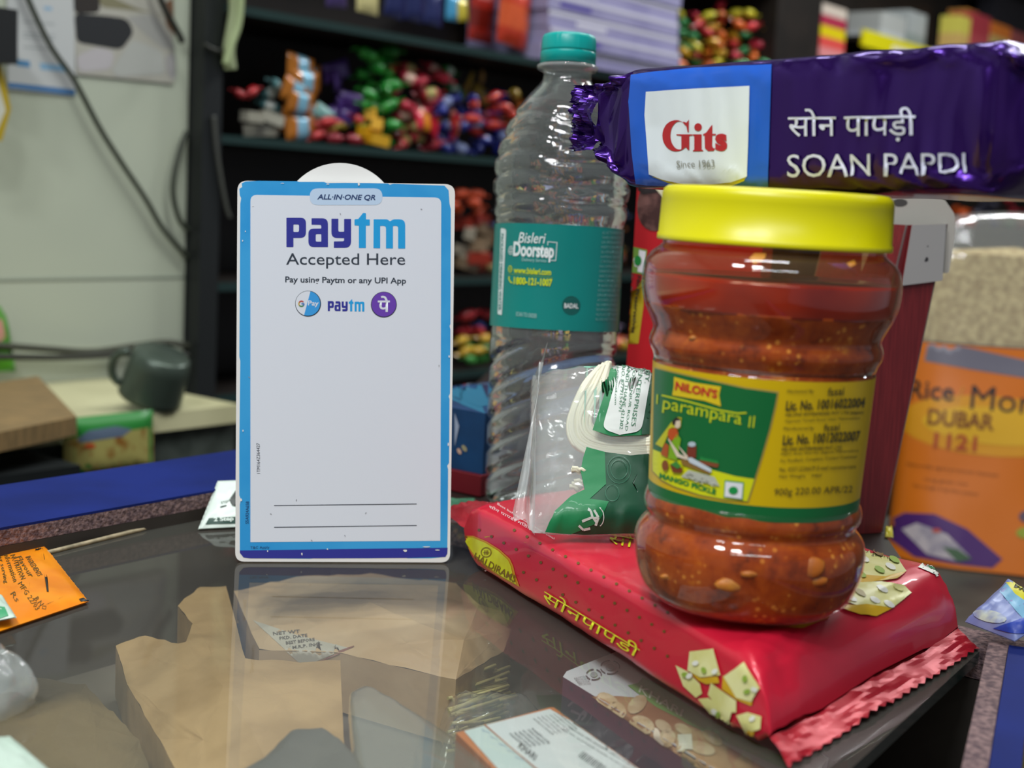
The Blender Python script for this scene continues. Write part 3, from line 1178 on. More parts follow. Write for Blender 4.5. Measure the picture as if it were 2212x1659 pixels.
    tl('No. 0257-2236639 E-mail customercare', 1228, 990, 1830, 965, 36)
    tl('Net Weight    MRP', 1225, 1045, 1560, 1040, 32)
    tl('900g 220.00 APR/22', 1182, 1195, 1800, 1172, 72)
    mb.v += []
    b0 = len(mb.v)
    mb.v += m2.v
    kk = mb.slot(GR)
    for fc in m2.f:
        mb.f.append(tuple(b0 + i for i in fc))
        mb.fm.append(kk)
        mb.fs.append(True)
    mb.build('label', t)
    return t


pickle_jar()
# ------------------------------------------------------------------ flow-wrapped packets
def sgn_pow(c, p):
    return math.copysign(abs(c) ** p, c)


def flowpack(fm, mfoil, L=1.0, ns=60, na=64, end=0.12, seal=0.06, wr=0.02, seed=0, ex=0.36, seal_mat=None, seals=None, ends=(True, True), sealw=0.92, puff=0.0, pleat=0.10, pf=17.0, low=(0.0, 0.0), gp=0.75, crumple=0.0, calm=None):
    """fm(s, a, b): s in -.5..5 along, a in -1..1 across, b in -1..1 through the thickness -> world point.
    returns the body mesh builder and one builder for each crimped end"""
    mb = MB()

    def sec(s, j):
        th = 2 * math.pi * j / na
        a, b = sgn_pow(math.cos(th), ex), sgn_pow(math.sin(th), ex)
        d = min(s + 0.5, 0.5 - s)
        side = 0 if s < 0 else 1
        w = 1.0
        if ends[side] and d < end:
            f = d / end
            g = math.sin(f * math.pi / 2) ** gp
            b *= 0.03 + 0.97 * g
            a *= sealw + (1 - sealw) * f
            # gusset pleats running to the seal
            pl = (1 - f) * pleat * math.sin(a * pf + seed) * (1 - abs(a) ** 6)
            b += pl * (0.3 + g) + low[side] * (1 - g)
            if crumple:
                rg_ = 1 - abs(noise.noise(V((s * 48 + seed, a * 4.5, b * 2 + 3)))) * 3.5
                b += crumple * (1 - f * 0.7) * rg_
        nz = noise.noise(V((s * 9 + seed * 3.1, a * 2.2, b * 1.7 + seed)))
        nz2 = noise.noise(V((s * 26 + seed, a * 5.5 + 9, b * 3 + seed)))
        crease = 1 - abs(noise.noise(V((s * 13 + a * 2.5 + seed, a * 2.0, b * 2.0)))) * 4
        wq = wr * calm(s) if calm else wr
        q = 1 + wq * (nz * 1.3 + nz2 * 0.35 + 0.5 * max(0, crease))
        if puff:
            b *= 1 + puff * (math.cos(s * math.pi) - 0.6)
        return fm(s, a * (1 + wq * 0.4 * nz), b * q)

    mb.grid(lambda i, j: sec(-0.5 + i / ns, j), ns, na, mfoil, True, True)
    sl = seals or (seal, seal)
    seals = []
    for side in (0, 1):
        if not ends[side]:
            continue
        sm = MB()
        sg = -1 if side == 0 else 1
        seal = sl[side]
        nt_ = 46

        def fn(i, j, sg=sg, seal=seal, side=side):
            f = i / 8
            a = -sealw + 2 * sealw * j / nt_
            tooth = 0.006 if (j % 2 and i == 8) else 0.0
            s = sg * (0.5 + seal * f - tooth)
            b = low[side] + pleat * (1 - f) * math.sin(a * pf + seed) + 0.16 * f * noise.noise(V((a * 2.3 + seed, f, side * 7.0))) + pleat * 0.15 * math.sin(a * 40) * f + crumple * 0.3 * (1 - abs(noise.noise(V((s * 60 + seed, a * 5, 1.5)))) * 3.5)
            return fm(s, a * (1 + 0.02 * f), b)
        sm.grid(fn, 8, nt_, seal_mat or mfoil, False)
        seals.append(sm)
    return mb, seals


# ---------------- purple sweets packet lying on the lid
def purple_packet():
    FO = mat('#36146a', 0.22, metal=0.75, coat=0.2, name='purple_foil')
    BL = mat('#1f5fd0', 0.33, metal=0.15, coat=0.2)
    # front lower edge: left and right anchor
    eL, eR = at_d(1282, 404, 0.590), at_d(2235, 427, 0.444)
    tL = at_d(1366, 155, 0.575)
    ex_ = (eR - eL)
    Lx = ex_.length
    ex_.normalize()
    up = V((0, 0, 1))
    up = (up - ex_ * up.dot(ex_)).normalized()
    back = ex_.cross(up)
    if back.y < 0:
        back = -back
    Ht = (tL - eL).length
    Dp = 0.078
    c0 = (eL + eR) / 2

    def fm(s, a, b):
        # along the front edge; a runs front to back, b runs bottom to top
        hh = Ht * (1 + 0.04 * s)
        return c0 + ex_ * (s * Lx) + back * (Dp / 2 + b * Dp / 2) + up * (hh / 2 + a * hh / 2 + (0.0045 if s < -0.42 else 0.0) * min(1.0, (-0.42 - s) / 0.08))
    t = thing('sweets_packet', c0 + back * Dp / 2, 'purple foil sweets packet with blue and white panel lying on the yellow lid', 'packet')
    mb, seals = flowpack(lambda s, a, b: fm(s * 1.0, a, b), FO, ns=96, na=80, end=0.085, seal=0.08, wr=0.055, seed=4.0, ex=0.2, sealw=0.56, pleat=0.10, pf=9.0, low=(-1.0, -0.6), crumple=0.12, calm=lambda s: 0.45 if s < 0.02 else min(1.5, 0.45 + (s - 0.02) * 6))
    S = Surf(bvh=mb.bvh())
    c5 = lambda x, y: (1220 + x / 4.424, 90 + y / 4.424)
    c6 = lambda x, y: (1680 + x / 4.158, 90 + y / 4.158)
    top = [(1364, 163), (1400, 157.5), (1500, 148), (1600, 143), (1668, 140)]
    bot = [(1660, 402), (1600, 402), (1500, 401), (1400, 399), (1374, 396)]
    fillpx(mb, S, top + bot + [(1366, 330), (1359, 220)], BL, 2, 12)
    WP = mat('#dfe7ee', 0.4, coat=0.1)
    fillpx(mb, S, [c5(*p) for p in ((840, 1285), (1000, 1345), (1200, 1385), (1450, 1390), (1600, 1370), (1720, 1325), (1745, 1290), (1700, 1270), (1500, 1330), (1200, 1330), (950, 1300))], mat('#d6c81a', 0.4), 3, 12)
    fillpx(mb, S, [c5(*p) for p in ((788, 480), (1100, 458), (1450, 440), (1778, 425), (1772, 700), (1765, 1000), (1752, 1290), (1600, 1335), (1400, 1352), (1150, 1350), (950, 1315), (818, 1265), (798, 1000), (775, 700))], WP, 4, 12)
    RD, GY = mat('#b3262e', 0.4), mat('#8f8f86', 0.5)
    F = lambda pts, ly=5: fillpx(mb, S, [[c5(*p) for p in lp] for lp in pts], RD, ly, 12)
    # serif brand letters
    gouter = [(1080 + 132 * math.cos(a), 900 + 150 * math.sin(a)) for a in [math.radians(d) for d in range(45, 312, 8)]]
    ginner = [(1112 + 86 * math.cos(a), 897 + 134 * math.sin(a)) for a in [math.radians(d) for d in range(306, 50, -8)]]
    F([gouter + ginner])
    F([[(1150, 765), (1182, 775), (1203, 745), (1203, 865), (1192, 865), (1180, 810), (1150, 780)]])
    F([[(1085, 886), (1238, 886), (1238, 896), (1208, 902), (1208, 1035), (1196, 1035), (1176, 1010), (1130, 1030), (1130, 902), (1085, 896)]])
    F([ell(1291, 818, 37, 37)])
    F([[(1240, 886), (1326, 886), (1326, 1032), (1342, 1040), (1342, 1048), (1240, 1048), (1240, 1040), (1254, 1032), (1254, 902), (1240, 896)]])
    F([[(1410, 815), (1428, 795), (1428, 882), (1462, 882), (1462, 898), (1428, 898), (1426, 1000), (1440, 1022), (1458, 1018), (1440, 1046), (1390, 1048), (1358, 1020), (1354, 898), (1338, 896), (1338, 886), (1370, 870)]])
    textpx(mb, S, 's', c5(1458, 1050), c5(1572, 1046), 38, RD, 5, bold=0.05, lim=12)
    textpx(mb, S, 'Since 1963', c5(1090, 1205), c5(1452, 1195), 15, GY, 6, lim=12)
    LT = mat('#c9cbe0', 0.4)
    textpx(mb, S, 'सोन पापड़ी', c6(108, 905), c6(1252, 893), 72, LT, 4, bold=0.004, lim=14)
    textpx(mb, S, 'SOAN PAPDI', c6(103, 1213), c6(1700, 1190), 47, LT, 5, lim=14)
    mb.build('wrapper', t)
    for s in seals:
        s.build('crimped_end', t)


purple_packet()


# ---------------- red sweets packet on the counter
def red_packet():
    RF = mat('#cc1a36', 0.34, metal=0.10, coat=0.3, name='red_foil')
    p00 = at_z(992, 1212, 0)                      # far left, front side
    p10 = at_z(1652, 1638, 0)                      # near corner
    p11 = at_z(2086, 1237, 0.031)
    p11 = zz(p11, 0)
    p01 = V((0.066, 0.742, 0))
    hgt = 0.032

    def fm(s, a, b):
        f = s + 0.5
        g = (a + 1) / 2
        lo = p00.lerp(p10, 0) * 0 + (p00 * (1 - f) + p10 * f) * (1 - g) + (p01 * (1 - f) + p11 * f) * g
        z = hgt * (0.5 + b * 0.5)
        if abs(s) > 0.5:                           # the crimped ends droop
            d = abs(s) - 0.5
            z -= d * (0.10 if s > 0 else -0.03)
        return zz(lo, max(z, 0.0012 + 0.0004 * (1 + b)))
    cen = (p00 + p10 + p11 + p01) / 4
    t = thing('sweets_packet', zz(cen, 0), 'red foil sweets packet lying flat under the pickle jar', 'packet')
    mb, seals = flowpack(fm, RF, ns=110, na=80, end=0.085, seals=(0.12, 0.05), wr=0.028, seed=2.0, ex=0.24, sealw=0.97, pleat=0.05, pf=6.0, low=(0.0, -0.62), gp=0.5, crumple=0.10, seal_mat=mat('#ae1026', 0.36, metal=0.25))
    S = Surf(bvh=mb.bvh())
    cA = lambda x, y: (900 + x / 2.765, 1030 + y / 2.765)
    cB = lambda x, y: (1600 + x / 2.967, 1100 + y / 2.967)
    LF = mat('#d8dc1e', 0.35, mix='#c6c21a', mscale=60)
    OR = mat('#c98a1e', 0.4)
    BRN = mat('#7a5a12', 0.5)
    rim = [(272, 352), (340, 352), (420, 385), (500, 435), (560, 490), (580, 535), (590, 580), (618, 658), (520, 610), (420, 545), (340, 470), (300, 410)]
    fillpx(mb, S, [cA(*p) for p in rim], OR, 1, 12)
    leaf = [(282, 362), (338, 362), (415, 394), (492, 442), (550, 495), (568, 535), (578, 580), (600, 642), (520, 598), (426, 535), (348, 462), (308, 408)]
    fillpx(mb, S, [cA(*p) for p in leaf], LF, 2, 12)
    lp = [cA(*p) for p in ell(422, 450, 30, 28, 20)]
    strokepx(mb, S, lp + lp[:1], 1.6, BRN, 3)
    for d in (-9, 0, 9):
        strokepx(mb, S, [cA(422 + d, 438), cA(422 + d, 466)], 1.4, BRN, 3)
    strokepx(mb, S, [cA(405, 452), cA(440, 452)], 1.4, BRN, 3)
    textpx(mb, S, 'HALDIRAMS', cA(345, 490), cA(590, 630), 15, BRN, 3, bold=0.01, lim=12, up=(0.35, -0.94))
    textpx(mb, S, 'TASTE OF TRADITION', cA(362, 545), cA(590, 690), 6, mat('#e8c9c9', 0.5), 3, lim=12, up=(0.35, -0.94))
    textpx(mb, S, 'सोनपापडी', cA(750, 730), cA(1320, 1080), 27, mat('#dede22', 0.4), 3, lim=10, bold=0.0, up=(0.42, -0.91))
    DOT = mat('#6b4a12', 0.4)
    for (x0, y0), (x1, y1), n, sag in (((375, 318), (1480, 923), 15, 10), ((640, 570), (1500, 1070), 11, 4), ((585, 320), (1500, 812), 12, 8)):
        for i in range(n + 1):
            f = i / n
            x, y = cA(x0 + (x1 - x0) * f, y0 + (y1 - y0) * f - sag * math.sin(f * math.pi))
            fillpx(mb, S, ell(x, y, 3.6, 3.2, 8), DOT, 1, 12)
    # printed sweets (near end and top face)
    CR, YE, GN, WH = mat('#d9d588', 0.4, mix='#e3e0a2', mscale=90), mat('#d3a818', 0.4), mat('#8fae3a', 0.45), mat('#e9e9df', 0.4)
    cK = lambda x, y: (1200 + x / 4.424, 1380 + y / 4.424)

    def cube(f, pts, m, ly=2):
        fillpx(mb, S, [f(*p) for p in pts], m, ly, 10)
    cube(cK, [(1155, 250), (1270, 310), (1390, 430), (1410, 520), (1350, 560), (1230, 450)], CR)
    cube(cK, [(1275, 300), (1400, 370), (1560, 360), (1575, 420), (1450, 430), (1380, 400)], YE)
    cube(cK, [(1295, 120), (1520, 95), (1590, 345), (1400, 365), (1275, 300)], CR, 3)
    cube(cK, [(1610, 350), (1600, 480), (1740, 580), (1880, 640), (1900, 560)], YE)
    cube(cK, [(1810, 225), (1960, 470), (1880, 600), (1740, 560), (1620, 360)], CR, 3)
    cube(cK, [(1500, 420), (1740, 590), (1740, 700), (1600, 700), (1470, 530)], CR, 3)
    cube(cK, [(1380, 570), (1480, 560), (1700, 700), (1660, 840), (1600, 830)], CR, 4)
    cube(cK, [(1740, 730), (1850, 700), (1980, 740), (1970, 860), (1830, 900)], CR, 3)
    cube(cK, [(1810, 890), (1920, 880), (1890, 960), (1830, 940)], YE, 4)
    for x, y, m_ in ((1360, 230, WH), (1440, 300, GN), (1545, 310, WH), (1300, 350, WH), (1260, 340, GN), (1920, 480, WH), (1850, 500, GN), (1540, 690, WH), (1570, 720, GN), (1830, 380, GN), (1900, 760, WH)):
        cube(cK, ell(x, y, 34, 24, 9, x), m_, 5)
    cube(cB, [(690, 290), (850, 235), (980, 280), (1060, 400), (930, 440), (760, 450), (700, 400)], CR, 2)
    cube(cB, [(700, 420), (930, 440), (1060, 402), (1000, 450), (800, 480), (690, 470)], YE, 3)
    cube(cB, [(640, 590), (720, 480), (900, 470), (1040, 490), (1090, 540), (960, 640), (800, 640)], CR, 3)
    cube(cB, [(600, 630), (800, 615), (960, 640), (860, 690), (760, 680)], YE, 4)
    cube(cB, [(420, 690), (600, 640), (560, 700), (400, 765), (180, 760), (0, 715), (200, 715)], YE, 2)
    for x, y, m_ in ((880, 290, BRN), (890, 400, GN), (985, 335, GN), (770, 430, GN), (960, 380, WH), (790, 330, WH), (700, 580, WH), (900, 520, WH), (940, 615, WH), (1000, 510, CR), (850, 590, WH), (760, 545, mat('#a89a62', 0.5))):
        cube(cB, ell(x, y, 38, 17, 9, 0.5), m_, 5)
    cube(cB, [(1135, 375), (1195, 318), (1320, 375), (1265, 430)], WH, 2)
    cube(cB, ell(1230, 375, 34, 15, 12, 0.3), mat('#1d8a4a', 0.4), 3)
    # white small print and yellow script near the far end
    WT = mat('#e7cfd0', 0.4)
    textpx(mb, S, 'सोन पापडी मिठाई', cA(430, 190), cA(690, 330), 8, WT, 2, lim=10, up=(0.3, -0.95))
    textpx(mb, S, 'Best before use by store cool', cA(480, 175), cA(820, 385), 6, WT, 2, lim=10, up=(0.3, -0.95))
    textpx(mb, S, 'सो', cA(1140, 400), cA(1290, 430), 30, mat('#dede22', 0.4), 2, lim=10)
    mb.build('wrapper', t)
    for s in seals:
        s.build('crimped_end', t)


red_packet()


# ---------------- clear packet of noodles leaning between bottle and jar
def noodle_packet():
    q = [at_z(1150, 1156, PKZ + 0.003), at_z(1415, 1120, PKZ + 0.003)]
    q[1] = at_d(1420, 1130, (q[0] - CAM).dot(FWD) + 0.005)
    top = [at_d(1160, 741, 0.66), at_d(1440, 735, 0.655)]
    bl, br, tl, tr = q[0], q[1], top[0], top[1]
    br = zz(br, bl.z)
    bl = zz(bl, bl.z)
    nx = (br - bl).normalized()
    uz = ((tl + tr) / 2 - (bl + br) / 2).normalized()
    nb = nx.cross(uz)
    nb = nb if nb.y > 0 else -nb
    cen = (bl + br) / 2
    t = thing('noodle_packet', cen, 'clear packet of white noodles with green panels leaning between bottle and jar', 'packet')
    FL = film('clear_wrap', (0.93, 0.95, 0.94), 0.24, 1.45, 0.10, bump=0.5, bscale=90, hazecol=(0.75, 0.78, 0.76))
    th = 0.017

    def fm(s, a, b):                               # s up the packet, a across, b through
        f = s + 0.5
        lo = bl.lerp(br, (a + 1) / 2)
        hi = tl.lerp(tr, (a + 1) / 2)
        p = lo.lerp(hi, f)
        p = p + nb * (th * 0.9 * f - th * b * (1 - abs(a) ** 4 * 0.5) - 0.0 + th * 0.6)
        return zz(p, max(p.z, PKZ + 0.0022))
    mb, seals = flowpack(fm, FL, ns=50, na=56, end=0.12, seal=0.0001, wr=0.05, seed=7.0, ex=0.55, ends=(True, True), sealw=0.97)
    S = Surf(bvh=mb.bvh())
    c3 = lambda x, y: (1060 + x / 3.455, 700 + y / 3.455)
    GN, GD = mat('#0d7a46', 0.5, coat=0.08), mat('#0a4a30', 0.5, coat=0.08)
    WL = mat('#d5dad6', 0.45)
    LG = mat('#7fb9a0', 0.4)
    fp = lambda pts, m, ly: fillpx(mb, S, [c3(*p) for p in pts], m, ly, 12)
    fp([(700, 180), (780, 130), (860, 160), (860, 290), (740, 330), (690, 290)], LG, 1)
    fp([(820, 155), (900, 165), (1260, 160), (1260, 820), (1090, 835), (900, 840), (760, 795), (880, 430), (860, 290)], GN, 2)
    fp([(1150, 170), (1260, 170), (1260, 820), (1120, 830)], GD, 3)
    fp(rloop([(880, 170, 0), (1225, 165, 0), (1115, 810, 60), (960, 835, 0), (832, 790, 50), (945, 385, 20)], 0), WL, 4)
    tk = mat('#3f7a5c', 0.5)
    for s, x0, y0, x1, y1, h in (('MFG BY.', 1180, 180, 1150, 450, 9), ('P.D. ENTERPRISES', 1130, 200, 1055, 770, 8.5), ('MANKOLI ANJUR ROAD', 1085, 195, 1005, 805, 7), ('BHIWANDI THANE 421302', 1045, 190, 970, 795, 7),
                                 ('MOB NO. 8779154791', 1000, 200, 965, 660, 7), ('7715250@gmail.com', 955, 210, 930, 610, 6)):
        textpx(mb, S, s, c3(x0 - 12, y0), c3(x1 - 12, y1), h, tk, 5, lim=12, up=(1, 0.12), res=2)
    fp([(715, 925), (860, 960), (1040, 985), (1260, 960), (1260, 1560), (1000, 1560), (700, 1570), (410, 1550), (480, 1400), (600, 1290), (700, 1240), (670, 1100), (690, 1000)], GD, 2)
    fp([(715, 925), (850, 960), (860, 1200), (740, 1310), (880, 1330), (800, 1480), (600, 1565), (410, 1550), (480, 1400), (600, 1290), (700, 1240), (670, 1100), (690, 1000)], GN, 3)
    # small white lettering mark near the foot
    wk = mat('#c9dcd3', 0.4)
    for pts in ([(725, 1385), (745, 1395), (760, 1450), (800, 1440)], [(680, 1470), (760, 1440), (790, 1480)], [(655, 1500), (690, 1530), (740, 1520)], [(770, 1390), (800, 1440), (780, 1500)]):
        strokepx(mb, S, [c3(*p) for p in pts], 5, wk, 4)
    arc = [c3(790 + 50 * math.cos(a), 1440 + 70 * math.sin(a)) for a in [math.radians(d) for d in range(-70, 80, 15)]]
    strokepx(mb, S, arc, 2, wk, 4)
    for cx, cy, r in ((955, 1095, 85), (955, 1095, 60), (905, 1270, 50)):
        lp = [c3(*p) for p in ell(cx, cy, r, r * 1.2, 20)]
        strokepx(mb, S, lp + lp[:1], 1.2, mat('#2a6a50', 0.4), 4)
    mb.build('wrapper', t)
    # loose film edge at the left, standing away from the contents
    fb = MB()
    FE = film('loose_film', (0.92, 0.93, 0.92), 0.38, 1.45, 0.10, bump=0.5, bscale=70, hazecol=(0.7, 0.73, 0.72))
    eA, eB = at_d(1108, 1105, (bl - CAM).dot(FWD) + 0.004), at_d(1182, 745, 0.662)

    def ff(i, j):
        f, g = i / 24, j / 12
        p = eA.lerp(eB, f)
        r = fm(f - 0.5, -0.93, 0.2)
        p = p.lerp(r, g) + nb * (0.006 * noise.noise(V((f * 5, g * 4, 3))) + 0.003 * math.sin(g * 9 + f * 4))
        return zz(p, max(p.z, PKZ + 0.001))
    fb.grid(ff, 24, 12, FE)
    fb.build('loose_edge', t)
    # noodles: bundle bent in a loop
    nm = mat('#e8e4cc', 0.5, sss=0.1)
    nbm = MB()
    rr = random.Random(4)
    sp = lambda x, y, d: c3(x, y) and at_d(*c3(x, y), d)
    d0 = (bl - CAM).dot(FWD)
    inner = [(885, 290), (860, 430), (800, 560), (745, 680), (765, 780), (880, 835), (1080, 850), (1290, 840)]
    outer = [(800, 330), (700, 450), (620, 600), (580, 760), (620, 900), (760, 975), (960, 990), (1290, 960)]
    for i in range(170):
        o = rr.random()
        dd = 0.007 + rr.random() * 0.012
        pts = []
        jx, jy = rr.uniform(-8, 8), rr.uniform(-8, 8)
        for (xa, ya), (xb, yb) in zip(inner, outer):
            x, y = xa + (xb - xa) * o + jx + rr.uniform(-7, 7), ya + (yb - ya) * o + jy + rr.uniform(-7, 7)
            f = 1 - (c3(x, y)[1] - 740) / 415
            dep = d0 + 0.004 + f * 0.062 + dd
            pts.append(at_d(*c3(x, y), dep))
        path = []
        for a in range(len(pts) - 1):
            P0, P1, P2, P3 = pts[max(a - 1, 0)], pts[a], pts[a + 1], pts[min(a + 2, len(pts) - 1)]
            for u in range(4):
                u /= 4
                path.append(0.5 * ((2 * P1) + (P2 - P0) * u + (2 * P0 - 5 * P1 + 4 * P2 - P3) * u * u + (3 * P1 - P0 - 3 * P2 + P3) * u ** 3))
        path.append(pts[-1])
        nbm.tube(path, 0.0010, nm, 5, caps=False)
    for i in range(9):
        x, y = 600 + rr.uniform(-20, 60), 1040 + rr.uniform(0, 180)
        a = at_d(*c3(x, y), d0 + 0.02)
        b_ = at_d(*c3(x + 70, y + rr.uniform(10, 50)), d0 + 0.02)
        nbm.tube([a, (a + b_) / 2 + V((0, 0, 0.001)), b_], 0.0011, nm, 5)
    o = nbm.build('noodles', t)
    o['kind'] = 'stuff'


noodle_packet()
# ------------------------------------------------------------------ cartons behind the jar
def front_carton():
    RC = mat('#b3141f', 0.42, spec=0.4)
    d = 0.80
    bl = at_z(1335, 1100, 0.0)
    d = (bl - CAM).dot(FWD)
    br = zz(at_d(1600, 1130, d - 0.012), 0)
    tl, tr = at_d(1378, 372, d - 0.015), at_d(1660, 380, d - 0.027)
    bk = V((0.30, 0.95, 0)).normalized() * 0.045
    t = thing('biscuit_carton', (bl + br) / 2, 'bright red biscuit carton with yellow strip between bottle and pickle jar', 'carton')
    mb = MB()
    mb.hexa([bl, br, br + bk, bl + bk, tl, tr, tr + bk, tl + bk], RC)
    S = Surf(bvh=mb.bvh())
    c4 = lambda x, y: (1020 + x / 4.1475, 460 + y / 4.1475)
    YS, GR = mat('#b8a81c', 0.45), mat('#148a3a', 0.45)
    fillpx(mb, S, [(1357, 590), (1395, 592), (1390, 660), (1379, 742), (1340, 742)], YS, 1)
    fillpx(mb, S, [(1361, 533), (1398, 540), (1394, 594), (1356, 588)], mat('#6f9a3a', 0.5), 1)
    fillpx(mb, S, [(1363, 537), (1395, 543), (1391, 590), (1359, 584)], WHITE, 2)
    fillpx(mb, S, ell(1378, 563, 8, 11, 16), GR, 3)
    tk = mat('#2c2412', 0.5)
    textpx(mb, S, 'No Preservatives', c4(1478, 562), c4(1425, 1075), 9, tk, 2, bold=0.02, up=(1, 0.12))
    textpx(mb, S, 'No Artificial Colours', c4(1412, 545), c4(1352, 1125), 9, tk, 2, bold=0.02, up=(1, 0.12))
    # dark chocolate biscuit picture and cream splash
    fillpx(mb, S, ell(1424, 435, 46, 66, 24, 0.3), mat('#3a1a17', 0.5, mix='#6f4a44', mscale=120), 1)
    fillpx(mb, S, [(1378, 380), (1440, 380), (1440, 412), (1390, 420), (1372, 410)], mat('#1d1214', 0.5), 2)
    fillpx(mb, S, [(1408, 398), (1424, 396), (1448, 428), (1440, 436)], mat('#d8d2b0', 0.5), 3)
    mb.build('carton_body', t, bevel=0.0006)


def open_carton():
    RC = mat('#7d2529', 0.5, mix='#6a1d22', mscale=1.0, stretch=(900, 900, 30))
    GI = mat('#a5a39f', 0.6)
    bm_, br = at_z(1795, 1158, 0.0), at_z(1907, 1150, 0.0)
    d0, d1 = (bm_ - CAM).dot(FWD), (br - CAM).dot(FWD)
    tm = at_d(1958, 486, d0 - 0.004)
    tr = plane_hit(2047, 484, bm_, (br - bm_).cross(tm - bm_).normalized())
    lv = (tm - tr)
    lv.z = 0
    left = V((-0.42, 0.90, 0)).normalized() * 0.07
    bk = (br - bm_)
    t = thing('open_carton', (bm_ + br) / 2 + left / 2, 'dull red open carton with grey flaps standing right of the pickle jar', 'carton')
    mb = MB()
    th = 0.0009
    fl_b, fl_t = bm_ + left, tm + left
    rl_b, rl_t = br + left, tr + left

    def wall(a, b, c, d, n):
        m = MB()
        mb.add([a, b, c, d, a + n * th, b + n * th, c + n * th, d + n * th], [(0, 1, 2, 3)], RC)
        k = len(mb.v) - 8
        for f in ((7, 6, 5, 4), (0, 4, 5, 1), (1, 5, 6, 2), (2, 6, 7, 3), (3, 7, 4, 0)):
            mb.f.append(tuple(k + i for i in f))
            mb.fm.append(mb.slot(GI))
            mb.fs.append(False)
    inn = (left.normalized())
    wall(bm_, br, tr, tm, inn)
    dn = (br - bm_).normalized()
    wall(fl_b, bm_, tm, fl_t, dn)
    wall(rl_b, br, tr, rl_t, -dn)
    wall(fl_b, rl_b, rl_t, fl_t, -inn)
    mb.add([bm_, br, rl_b, fl_b], [(0, 1, 2, 3)], RC)
    mb.build('carton_body', t)
    # side flap folded down outside, grey inside facing out
    S = Surf(p0=tm - inn * 0.0015, n=-(tr - tm).cross(bm_ - tm).normalized())
    n = (tr - tm).cross(bm_ - tm).normalized()
    if n.dot(CAM - tm) < 0:
        n = -n
    S = Surf(p0=tm + n * 0.0008, n=n)
    m = MB()
    S = Surf(p0=tm + n * 0.0016, n=n)
    m.plate([S.hit(*p, 0) for p in rloop([(1970, 486), (2044, 484), (2036, 606), (1948, 617)], 3)], n, 0.0008, mat('#b0aeac', 0.5), RC)
    for x, y, a in ((2002, 560, 5), (1999, 563, 3), (2004, 532, 2)):
        fillpx(m, Surf(p0=tm + n * 0.0016, n=n), ell(x, y, a * 0.7, a, 8), mat('#3d3c3e', 0.6), 1)
    m.build('side_flap', t)
    # tall rear flap standing up, rounded corner
    p = tr - inn * 0.001
    n2 = V((-0.16, -0.98, -0.08)).normalized()
    S = Surf(p0=p + (br - bm_).normalized() * 0.002, n=n2)
    m = MB()
    lp = [S.hit(*q, 0) for q in rloop([(1860, 590), (1870, 420), (2040, 430), (2062, 462), (2064, 500), (2050, 590)], 6)]
    m.plate(lp, n2, 0.0009, mat('#b4b1a9', 0.6), RC)
    fillpx(m, S, ell(1944, 438, 17, 9, 10), mat('#4a4846', 0.6), 1)
    m.build('rear_flap', t)


front_carton()
open_carton()


def blue_carton():
    c0 = at_z(1042, 1024, 0.0135)
    zt = 0.050
    la, ra = V((-0.80, 0.60, 0)).normalized(), V((0.60, 0.80, 0)).normalized()
    a, b = 0.085, 0.18
    q = [c0, c0 + ra * b, c0 + ra * b + la * a, c0 + la * a]
    tk = thing('flat_carton', zz((q[0] + q[2]) / 2, 0), 'flat dark red carton lying under the blue carton left of the bottle', 'carton')
    mb = MB()
    e = 0.004
    ce = (q[0] + q[2]) / 2
    q2 = [ce + (p - ce) * 1.03 for p in q]
    mb.hexa([zz(p, 0) for p in q2] + [zz(p, 0.013) for p in q2], mat('#6f1420', 0.45))
    mb.build('carton_body', tk, bevel=0.0006)
    t = thing('blue_carton', zz((q[0] + q[2]) / 2, 0.0135), 'blue carton with navy top panel standing left of the water bottle', 'carton')
    mb = MB()
    mb.hexa([zz(p, 0.0132) for p in q] + [zz(p, zt) for p in q], mat('#123f6b', 0.42, mix='#0f3258', mscale=30))
    S = Surf(bvh=mb.bvh())
    c7 = lambda x, y: (930 + x / 3.86, 700 + y / 3.86)
    f = lambda pts, m, ly: fillpx(mb, S, [c7(*p) for p in pts], m, ly, 20)
    f([(0, 480), (200, 480), (330, 490), (495, 510), (495, 680), (400, 690), (205, 610), (0, 560)], mat('#1c6785', 0.42), 1)
    f([(0, 330), (495, 300), (495, 515), (400, 505), (330, 488), (205, 490), (0, 490)], mat('#1d2347', 0.42), 2)
    f([(205, 410), (232, 425), (265, 470), (205, 485)], mat('#b02a2c', 0.42), 3)
    f([(435, 282), (498, 278), (498, 338), (385, 338)], mat('#a9b4c2', 0.42), 3)
    WS = mat('#b9c2cf', 0.4)
    arc = [c7(350 + 115 * math.cos(x), 410 + 50 * math.sin(x)) for x in [math.radians(d) for d in range(-140, 62, 12)]]
    strokepx(mb, S, arc + [c7(345, 462)], 3.2, WS, 4)
    strokepx(mb, S, [c7(345, 464), c7(470, 455)], 2.4, WS, 4)
    f(ell(315, 410, 75, 25, 16, 0.25), mat('#6f7f93', 0.42), 3)
    f(ell(243, 1060, 16, 28, 10, -0.5), mat('#c8a48f', 0.5), 2)
    f(ell(285, 1035, 18, 32, 10, -0.6), mat('#9a9272', 0.5), 2)
    f([(205, 740), (242, 850), (205, 1020)], mat('#9aa6bd', 0.5), 2)
    mb.build('carton_body', t, bevel=0.0006)


blue_carton()


